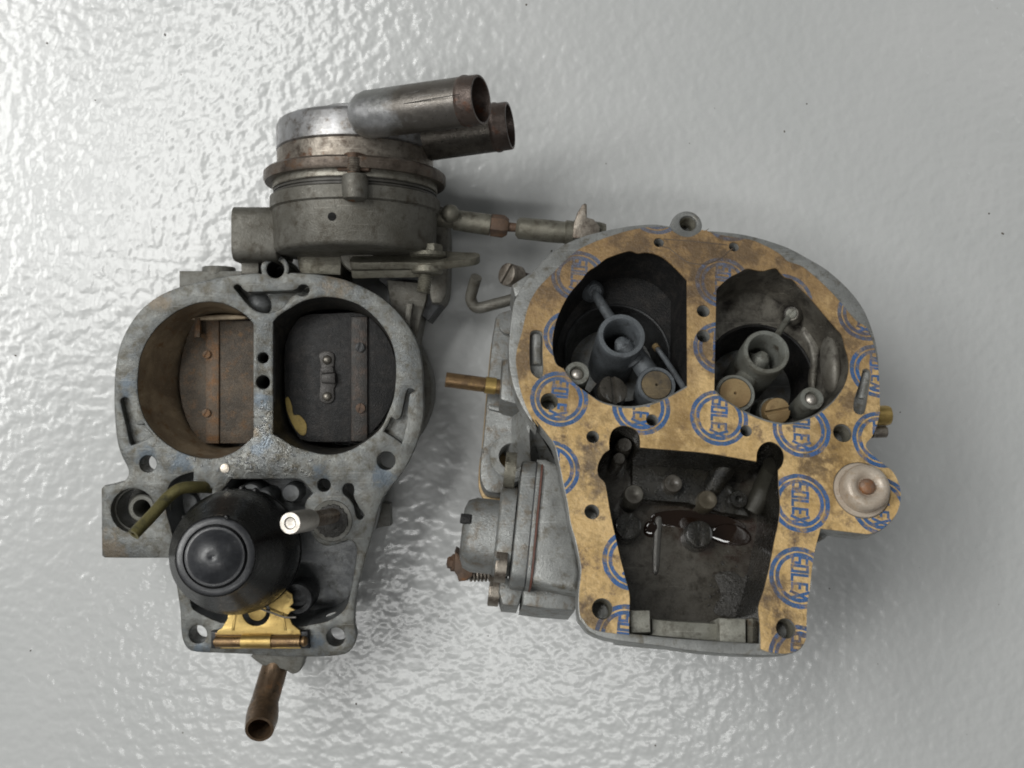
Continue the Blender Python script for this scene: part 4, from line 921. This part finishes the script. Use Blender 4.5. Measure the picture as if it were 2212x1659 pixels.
# block at the lower wall carrying the hinge
strip_part(B, Z8, [(408, 1250), (540, 1250), (545, 1395), (410, 1400)], WF, -3, 'hinge_rest', RESTM, rbt, .6)
strip_part(B, Z8, [(985, 1300), (1160, 1305), (1162, 1470), (990, 1470)], WF, -3, 'hinge_rest', RESTM, rbt, .6)
strip_part(B, Z8, [(1165, 1305), (1240, 1290), (1245, 1470), (1165, 1470)], WF, -6, 'rest_shoulder', LEVER, rbt, .6)
strip_part(B, Z8, [(545, 1300), (700, 1315), (985, 1330), (985, 1460), (545, 1420)], WF, -6.5, 'chamber_step', RESTM, rbt, 1.4)
# old fuel pooled against the bridge

strip_part(B, Z8, [(960, 1020), (1080, 1000), (1150, 1040), (1230, 900), (1300, 900), (1250, 1180), (1220, 1270), (1160, 1300), (1000, 1290), (950, 1250), (1000, 1150)], WF-.1, WF+.35, 'sludge', GREASE, rbt, .3, 3)
gr = MB()
for i in range(130):
    p = (random.gauss(1080, 90), random.gauss(1130, 90)) if i < 80 else (random.uniform(360, 1250), random.uniform(850, 1280))
    l = B.L(Z8(*p), WF)
    if not inside((l.x, l.y), c2): continue
    r = random.uniform(.15, .5 if i < 80 else .28)
    gr.lathe([(r, -.1), (r*.8, r*.4), (0, r*.7)], B.M @ Matrix.Translation((l.x, l.y, WF+.3 if i < 80 else WF)), 7)
o = gr.build('grit', GREASE, rbt); o['kind'] = 'stuff'

for p, rx_, ry_ in (((1060, 775), 6.2, 3.6), ((545, 732), 2.2, 2.6), ((850, 690), 14.5, 3.6)):
    q_ = B.world(Z8(*p), WF+.5); M = Matrix.Translation(q_) @ Matrix.Rotation(R_(-6), 4, 'Z') @ Matrix.Diagonal((rx_, ry_, 1, 1))
    MB().lathe([(1, -.9), (1.0, -.15)]+[(math.cos(R_(t)), (.75 if rx_ < 10 else .3)*math.sin(R_(t))-.1) for t in range(10, 91, 8)], M, 36).build('fuel_pool', FUEL, rbt, sharp=80)
# throttle body below, down to the floor
mb = MB(); cen = [B.L(Z5(800, 1000), -17), B.L(Z6(545, 1120), -17)]
hull = sm([(cen[0].x-24, cen[0].y), (cen[0].x-18, cen[0].y+17), (cen[0].x, cen[0].y+22), (cen[1].x, cen[1].y+22), (cen[1].x+18, cen[1].y+17), (cen[1].x+24, cen[1].y), (cen[1].x+18, cen[1].y-18), (cen[1].x, cen[1].y-22), (cen[0].x, cen[0].y-22), (cen[0].x-18, cen[0].y-18)], 4)
mb.plate(hull, [], -66, -29.9, B.M, bev=.5)
mb.build('throttle_body', ZINC_B2, rbt)
low = None
M4 = B.M
zmin = min((M4 @ Vector((x, y, -66))).z for x, y in hull)
# base flange seen on the left of the body
base = sm(bP(Z4, [(440, 745), (402, 850), (386, 960), (366, 1170), (352, 1350), (328, 1620)], -22)+bP(Z7, [(300, 300), (290, 420), (296, 500), (325, 560), (370, 578), (430, 575), (500, 520, 1), (700, 420, 1), (850, 200, 1)], -22)+bP(Z4, [(800, 900, 1), (640, 700, 1)], -22), 3)
hb_c = B.L(Z7(492, 352), -22); rh = B.r(Z7, (492, 352), 82, -22)
mb = MB(); mb.plate(base, [circ(hb_c.x, hb_c.y, rh, 28)], -29, -22, B.M, bev=1.0)
wing = mb.build('base_flange', ZINC_B2, rbt)
mb = MB(); mb.lathe([(rh*1.75, -.05), (rh*1.7, .35), (rh*1.05, .35), (rh*1.0, -.3), (rh*.98, -6)], B.M @ Matrix.Translation((hb_c.x, hb_c.y, -22)), 40, close=True); mb.build('bolt_seat', ZINC_B, wing)
base2 = [(x-0.3, y-1.2) for x, y in base]
mb = MB(); mb.plate(base2, [], -31, -29.3, B.M, bev=.3); mb.build('base_gasket', BRASSY, wing)
strip_part(B, Z4, [(360, 1355), (470, 1370), (620, 1400), (640, 1440), (500, 1420), (370, 1385)], -22, -20.5, 'flange_ridge', ZINC_B2, rbt, .5)
MB().lathe([(B.r(Z4, (490, 830), 62, -20), -4), (B.r(Z4, (490, 830), 62, -20), 0), (0, .2)], B.at(Z4, (500, 830), -20), 28).build('flange_boss', ZINC_B2, rbt)
strip_part(B, Z4, [(455, 1050), (560, 1020), (650, 1330), (600, 1370), (470, 1335), (440, 1320)], -22, -9, 'tube_boss', ZINC_B2, rbt, 1.5)
# brass vacuum tube
r = B.r(Z4, (250, 1215), 50, -13)
a, b = B.world(Z4(520, 1250), -14), B.world(Z4(82, 1192), -12)
vt = MB().tube([a, b], r, 28, hollow=r*.8, smooth=0).build('vacuum_tube', BRASS_D, rbt)
d = (b-a).normalized(); MB().tube([a+d*5, a+d*8.2], r*1.12, 28, smooth=0).build('tube_collar', BRASS, vt)
# bent rod and adjusting screw behind
def zp(sheet, p, z): return Wp(sheet(*p), z)
r = mmz(38*Z4.k, 34)
MB().tube([zp(Z4, (286, 512), 40), zp(Z4, (262, 590), 37), zp(Z4, (250, 660), 35), zp(Z4, (292, 715), 34), zp(Z4, (400, 693), 34), zp(Z4, (560, 650), 34), zp(Z4, (700, 615), 34)], r, 18).build('bent_rod', LEVER if False else HOUSE, rbt)
a, b = zp(Z4, (600, 525), 42), zp(Z4, (483, 492), 48)
r = mmz(76*Z4.k, 48); M = axis_M(a, b); Lx = (b-a).length
sc_ = MB().slotted(M @ Matrix.Translation((0, 0, Lx-5.5)), r, 5.5, r*.22, R_(-28), .25).build('idle_screw', STEEL, rbt)
MB().thread(M @ Matrix.Translation((0, 0, -8)), r*.62, Lx+3, .9, 18).build('screw_thread', BEADR, sc_)
strip_part(B, Z4, [(520, 560), (640, 480), (760, 520), (700, 640), (540, 640)], -30, -14, 'linkage_boss', ZINC_B, rbt, 1)

# accelerator pump, axis along the body's left
def px_frame(x0, ang=0):   # matrix: local z -> body -x, local x -> body y, local y -> body w
    m = Matrix(((0, 0, -1, x0), (1, 0, 0, 0), (0, 1, 0, 0), (0, 0, 0, 1)))
    return B.M @ m
ptop, pbot = B.L(Z7(640, 365), -5), B.L(Z7(580, 1150), -5)
xs = (ptop.x+pbot.x)/2; yt, yb = ptop.y, pbot.y
def sect(y0, y1, w0, w1, r): return sm([(y0, w1), (y1, w1), (y1, w1-(w1-w0)*.45), (y1-(y1-y0)*.28, w0), (y0+(y1-y0)*.28, w0), (y0, w1-(w1-w0)*.45)] if False else rrect(y0, w0, y1, w1, r, 5), 1)
# mount block (tapers to the body)
mb = MB()
blk = bP(Z7, [(648, 362), (700, 362), (785, 400), (830, 640), (880, 870), (912, 1080), (905, 1160), (905, 1200), (700, 1160), (585, 1125)], -4.5)
mb.plate(blk, [], -30, -4.5, B.M, bev=1.6); mb.build('pump_mount', ZINC_B, rbt, sharp=60)
strip_part(B, Z7, [(560, 1150), (905, 1160), (900, 1240), (880, 1312), (700, 1300), (552, 1280)], -36, -14, 'mount_foot', ZINC_B2, rbt, 1.2)
strip_part(B, Z7, [(420, 1100), (580, 1115), (530, 1284), (430, 1275), (405, 1190)], -32, -16, 'pump_lobe', ZINC_B2, rbt, 1.0)
sy0, sy1 = yb-.5, yt+.3
for name, mt, t0, t1, g in (('pump_gasket', REDG, .2, .8, .1), ('pump_plate', ZINC_B2, .8, 1.9, 0), ('pump_gasket', SOOT2, 1.9, 2.2, -.1), ('pump_cover', ZINC_B2, 2.2, 6.4, -.3)):
    m = px_frame(xs+2.0); mb = MB(); mb.plate(sect(sy0-g, sy1+g, -32, -3.6+g, 5), [], t0, t1, m, bev=.35 if t1 < 4 else 1.0)
    o = mb.build(name, mt, rbt)
    if name == 'pump_gasket' and mt is REDG: o['label'] = 'red brown pump gasket'
pumpc = o
cx1 = B.L(Z7(400, 800), -10).x
m = px_frame(xs+2.0)
yc_t, yc_b = B.L(Z7(400, 595), -8).y, B.L(Z7(400, 1035), -8).y
Lp = xs+2.0-B.L(Z7(178, 800), -10).x
mb = MB(); mb.plate(rrect(yc_b, -30, yc_t, -7, 7, 8), [], 6.0, Lp, m, bev=3.4); cup = mb.build('pump_dome', ZINC_B2, rbt, sharp=60)
mb = MB(); mb.plate(rrect(yc_b-1.2, -31, yc_t+3.5, -5.4, 6, 6), [], 6.8, xs+2.0-B.L(Z7(405, 700), -8).x, m, bev=1.2); mb.build('dome_skirt', ZINC_B2, rbt, sharp=60)
k = B.L(Z7(190, 740), -8)
MB().box(-1.6, -1.4, -1, 1.6, 1.4, .25, B.M @ Matrix.Translation((k.x+.6, k.y, -7.1)), .4).build('dome_notch', SOOT_SHADE, cup)
def pscrew(p, r, w, L, name='pump_screw'):
    a = B.L(Z7(*p), w); x = a.x
    mm_ = B.M @ Matrix(((0, 0, -1, x+L/2), (1, 0, 0, a.y), (0, 1, 0, w), (0, 0, 0, 1)))
    return MB().slotted(mm_, r, L, r*.35, R_(70), .3).build(name, STEEL if p[1] > 600 else LEVER, pumpc)
pscrew((478, 435), 5.2, -7.5, 3.2)
pscrew((420, 1035), 4.6, -8.5, 3.2)
pscrew((378, 1190), 4.4, -24, 3.2)
# lever, nut and spring at the pump's tail
lv = mb = MB(); l = [tuple(zp(Z7, q, 58)[:2]) for q in [(135, 935), (160, 950), (200, 1035), (245, 1045), (250, 1085), (215, 1118), (160, 1125), (150, 1090), (130, 1060)]]
mb.plate(l, [], 50, 60, Matrix.Identity(4), bev=.8); lvo = mb.build('pump_lever', RUST, rbt)
a, b = zp(Z7, (150, 1015), 56), zp(Z7, (92, 1010), 57)
mb = MB(); mb.lathe([(mmz(55*Z7.k, 57), 0), (mmz(55*Z7.k, 57), (b-a).length*.6), (mmz(40*Z7.k, 57), (b-a).length*.65), (mmz(36*Z7.k, 57), (b-a).length), (0, (b-a).length)], axis_M(a, b), 6); mb.build('lever_nut', RUST, lvo)
a, b = zp(Z7, (225, 1082), 56), zp(Z7, (385, 1082), 56); Msp = axis_M(a, b); Lq = (b-a).length; sp = []
for i in range(110):
    t = i/109; an = t*2*math.pi*7; sp.append(Msp @ Vector((2.1*math.cos(an), 2.1*math.sin(an), Lq*t)))
MB().tube(sp, .42, 8, smooth=0).build('spring', STEEL, rbt)
# brass screw and dark stub on the right edge
a, b = B.world(Z9(1190, 130), -6), B.world(Z9(1292, 128), -6); r = B.r(Z9, (1250, 130), 84, -6)
MB().lathe([(r, -3), (r, (b-a).length*.75), (r*.92, (b-a).length), (0, (b-a).length)], axis_M(a, b), 30).build('brass_plug', BRASS, rbt)
a, b = B.world(Z9(1150, 265), -9), B.world(Z9(1268, 262), -9); r = B.r(Z9, (1250, 265), 50, -9)
MB().slotted(axis_M(a, b), r, (b-a).length, r*.4, .5, .2).build('side_screw', STEEL, rbt)
strip_part(B, Z9, [(700, 1060), (860, 1085), (800, 1110), (760, 1150), (700, 1180)], -20, -6, 'side_web', ZINC_B2, rbt, .8)
# supports: throttle lever under the high end
M1 = B.L(Z8(900, 1300), -30); wpt = B.M @ Vector((M1.x, M1.y+6, -29))
mb = MB(); mb.box(-9, -2, 0.2, 9, 3, wpt.z+1, Matrix.Translation((wpt.x, wpt.y, 0)), .8); mb.build('throttle_lever', LEVER, rbt)
MB().tube([(wpt.x-14, wpt.y+6, 12), (wpt.x+14, wpt.y+6, 12)], 4, 20, smooth=0).build('throttle_shaft', STEEL, rbt)

# plunger washer on the lobe
c = (1060, 752); M = B.at(Z9, c, 0); rw_ = B.r(Z9, c, 232)
wo = MB().lathe([(rw_*1.0, -.2), (rw_*1.0, .7), (rw_*.97, 1.0), (rw_*.84, 1.0), (rw_*.83, .7), (0, .7)], M, 56).build('plunger_seat', WASHER, rbt)
rd2 = B.r(Z9, c, 196)
MB().lathe([(rd2*.97, .6), (rd2, 1.4), (rd2, 3.6), (rd2*.97, 4.6), (rd2*.88, 5.5), (rd2*.72, 6.0), (rd2*.56, 5.8), (rd2*.43, 5.0), (rd2*.36, 4.3), (0, 4.1)], M, 56).build('plunger_cap', WASHER, wo, sharp=60)
MB().lathe([(rd2*.34, 4), (rd2*.34, 4.9), (rd2*.30, 5.5), (rd2*.15, 5.9), (0, 5.95)], M, 28).build('plunger_pin', PEG, wo, sharp=60)

# ================================================================ the paper gasket with its blue printed rings
gout = (bP(Z5, [(140, 1250), (118, 1130), (108, 1040), (122, 950), (150, 860), (172, 760), (205, 650), (262, 555), (345, 470), (430, 385), (520, 305), (640, 245), (800, 188), (930, 155), (1050, 140), (1160, 148, 1),
                  (1180, 172), (1240, 205), (1300, 208), (1350, 185), (1375, 160, 1), (1400, 165), (1425, 150)], .3)
        + bP(Z6, [(170, 105), (300, 140), (470, 165), (560, 200), (640, 240), (700, 280), (740, 320), (830, 350), (900, 400), (990, 480), (1060, 550), (1105, 600), (1180, 690), (1230, 745), (1300, 790), (1335, 860), (1362, 960), (1382, 1060), (1392, 1200), (1396, 1380)], .3)
        + bP(Z9, [(1210, 120), (1186, 220), (1147, 308), (1108, 350), (1096, 385), (1127, 433), (1196, 494), (1266, 549), (1325, 604), (1366, 682), (1386, 770), (1380, 858), (1349, 946), (1295, 1016), (1217, 1080),
                  (1130, 1111), (1050, 1106), (850, 1082), (722, 1066, 1)], .3)
        + bP(Z8, [(1606, 850), (1584, 980), (1572, 1100), (1555, 1200), (1550, 1300), (1547, 1420), (1526, 1476), (1480, 1516), (1400, 1533), (1300, 1520), (1255, 1502, 1)], .3)
        + bP(Z8, list(reversed(chR[:-1]))+list(reversed(cham)), .3)
        + bP(Z8, list(reversed(chLl))[:-1]+[(402, 1412, 1), (300, 1400), (200, 1385), (140, 1355), (106, 1310)], .3)
        + bP(Z7, [(914, 1340), (906, 1250), (912, 1150), (922, 1060), (910, 980), (887, 870), (857, 770), (837, 640), (809, 510), (787, 400), (759, 285), (707, 210), (630, 118)], .3)
        + bP(Z5, [(262, 1500), (195, 1400)], .3))
gout = ccw(sm(gout, 3))
lobe = hole(B, Z9, (1060, 752), 240, 0, 40)
holes = [gbL, gbR, [p for p in lobe], slotL, slotR]+[off(ccw(l), -.12) for l in sh]
holes = [ccw(h) for h in holes]
logos = [(1728, 1087), (1727, 1248), (1367, 1210), (1188, 1014), (1385, 880), (1553, 903), (1731, 928), (1903, 950), (1902, 1093), (1208, 862), (1250, 597), (1235, 727), (1417, 455), (1561, 611), (1558, 753), (1576, 470),
         (1868, 681), (1896, 802), (1695, 647), (1352, 1375), (1727, 1420)]
strokes = {
 'S': [((.9, .95), (.1, .95)), ((.1, .95), (.1, .5)), ((.1, .5), (.9, .5)), ((.9, .5), (.9, .05)), ((.9, .05), (.1, .05))],
 'O': [((.1, .05), (.1, .95)), ((.1, .95), (.9, .95)), ((.9, .95), (.9, .05)), ((.9, .05), (.1, .05))],
 'L': [((.15, .95), (.15, .05)), ((.15, .05), (.9, .05))],
 'E': [((.15, .95), (.15, .05)), ((.15, .05), (.9, .05)), ((.15, .5), (.75, .5)), ((.15, .95), (.9, .95))],
 'X': [((.05, 1.0), (.95, .0)), ((.05, .0), (.95, 1.0))]}
def seg_quad(a, b, t):
    a, b = Vector(a), Vector(b); d = (b-a).normalized(); n = Vector((-d.y, d.x))*t/2; a = a-d*t*.45; b = b+d*t*.45
    return [tuple(a+n), tuple(a-n), tuple(b-n), tuple(b+n)]
Rl = B.r(D0, (1553, 903), 63)
blues = []   # (kind, loops)
for i, lc in enumerate(logos):
    c = B.L(lc, .3)
    jit = lambda r, n=56: [(c.x+(r+random.uniform(-.06, .06))*math.cos(2*math.pi*k/n), c.y+(r+random.uniform(-.06, .06))*math.sin(2*math.pi*k/n)) for k in range(n)]
    blues.append(('ring', jit(Rl), jit(Rl*.855))); blues.append(('ring', jit(Rl*.80), jit(Rl*.675)))
    tot = Rl*1.42; lw = tot/5; hh = [Rl*.52, Rl*.56, Rl*.56, Rl*.52, Rl*.56]
    for k, ch in enumerate('SOLEX'):
        u0 = -tot/2+k*lw+lw*.10; w_ = lw*.80; h_ = hh[k]
        for a, b in strokes[ch]:
            q = seg_quad((u0+a[0]*w_, (a[1]-.5)*h_), (u0+b[0]*w_, (b[1]-.5)*h_), Rl*.092)
            blues.append(('seg', [(c.x+v_, c.y-u_) for u_, v_ in q], None))
extra = []
for k, a, b in blues:
    extra.append(a)
    if b: extra.append(b)
grid = [gout]+holes
def bb(l): return (min(p[0] for p in l), min(p[1] for p in l), max(p[0] for p in l), max(p[1] for p in l))
bbs = [bb(a) for _, a, _ in blues]
v, f = tri(grid, extra)
gm = MB(); WT = .55
top = [(p.x, p.y, WT) for p in v]; fa, fb = [], []
for t, c in f:
    isb = False
    for (k, a, b), (x0, y0, x1, y1) in zip(blues, bbs):
        if x0 <= c[0] <= x1 and y0 <= c[1] <= y1 and inside(c, a) and (b is None or not inside(c, b)): isb = True; break
    (fb if isb else fa).append(t)
gm.add(top, fa, B.M, 0); gm.add(top, fb, B.M, 1)
gm.strip(gout, gout, WT, .03, B.M, 0, flip=True)
for h_ in holes: gm.strip(h_, h_, WT, .03, B.M, 0)
gp = lambda sh_, x, y: tuple((B.world(sh_(x, y), .5)-B.O)*MM)
BROWN = (.10, .068, .042); OILY = (.25, .155, .055)
BL = [(gp(Z8, 170, 260), .006, (.10, .075, .055)), (gp(Z5, 1330, 330), .012, BROWN), (gp(Z5, 1385, 560), .007, BROWN), (gp(Z5, 130, 1050), .008, BROWN), (gp(Z5, 450, 330), .006, BROWN), (gp(Z6, 400, 220), .009, BROWN),
      (gp(Z8, 700, 130), .012, OILY), (gp(Z5, 400, 1260), .009, OILY), (gp(Z9, 900, 400), .010, OILY), (gp(Z9, 830, 650), .009, OILY), (gp(Z7, 1000, 1350), .007, BROWN), (gp(Z8, 1440, 1430), .007, BROWN), (gp(Z6, 1200, 1300), .006, BROWN), (gp(Z5, 330, 560), .007, BROWN), (gp(Z5, 1390, 1000), .006, BROWN), (gp(Z5, 900, 240), .007, BROWN), (gp(Z6, 800, 330), .007, BROWN), (gp(Z6, 1180, 820), .006, BROWN), (gp(Z8, 210, 430), .006, (.10, .075, .055)), (gp(Z8, 1330, 1150), .005, BROWN), (gp(Z9, 700, 560), .006, BROWN)]
GASK = mat('tan_gasket_paper', (.68, .475, .225), (.55, .365, .15), (.36, .24, .10), (.17, .115, .07), 0, .4, rvar=.2, bump=.7, dirt_amt=.5, rust_amt=.36, spec=.45, speck=.14, bsc=.9, sc=1.0,
           stain=((.24, .15, .07), -.006, .034, 1, .018), blots=BL, scratch=0)
BLUE = mat('blue_print', (.035, .125, .34), (.04, .105, .235), (.09, .12, .17), (.34, .22, .09), 0, .4, rvar=.2, bump=.7, spec=.45, dirt_amt=.5, rust_amt=.5, speck=.2, bsc=.9, sc=1.7,
           stain=((.13, .13, .15), .0, .05, 1, .03), blots=[b_ for b_ in BL if b_[2] != OILY], scratch=0)
GASK_D = mat('dark_gasket_paper', (.12, .09, .065), (.08, .06, .045), None, None, 0, .5, scratch=0)  # even dark brown, used for the crease lines
gme = bpy.data.meshes.new('gasket'); ctr = B.O
gme.from_pydata([tuple((q-ctr)*MM) for q in gm.v], [], gm.f); gme.materials.append(GASK); gme.materials.append(BLUE)
gme.polygons.foreach_set('material_index', gm.m)
go = bpy.data.objects.new('gasket', gme); COL.objects.link(go); go.location = ctr*MM; scn.cycles.filter_width = 1.9
go['label'] = 'torn tan paper gasket with blue ring stamps stuck on the right carburettor body'; go['category'] = 'gasket'

for pts in ([(1085, 268), (1150, 285), (1210, 330), (1270, 375), (1340, 392), (1430, 387), (1510, 350), (1560, 305), (1588, 285)], [(1115, 222), (1300, 236), (1550, 262)]):
    MB().tube([B.world(Z5(*p), .5) for p in pts], .17, 8).build('pressed_crease', GASK_D, go)

# ---------------------------------------------------------------- crumbs of dirt on the floor
cr = MB()
for i in range(42):
    x, y = random.uniform(-190, 190), random.uniform(-145, 145); r = random.choice((.14, .2, .28, .36))
    M = Matrix.Translation((x, y, 0)) @ Matrix.Rotation(random.random()*6, 4, 'Z') @ Matrix.Diagonal((random.uniform(.7, 1.8), 1, .6, 1))
    cr.lathe([(r*.7, -.02), (r, r*.5), (r*.5, r*1.1), (0, r*1.1)], M, 6)
o = cr.build('dirt_crumbs', mat('dirt', (.07, .06, .05), (.12, .10, .08), None, None, 0, .9)); o['kind'] = 'stuff'
print('THROTTLE zmin', zmin)
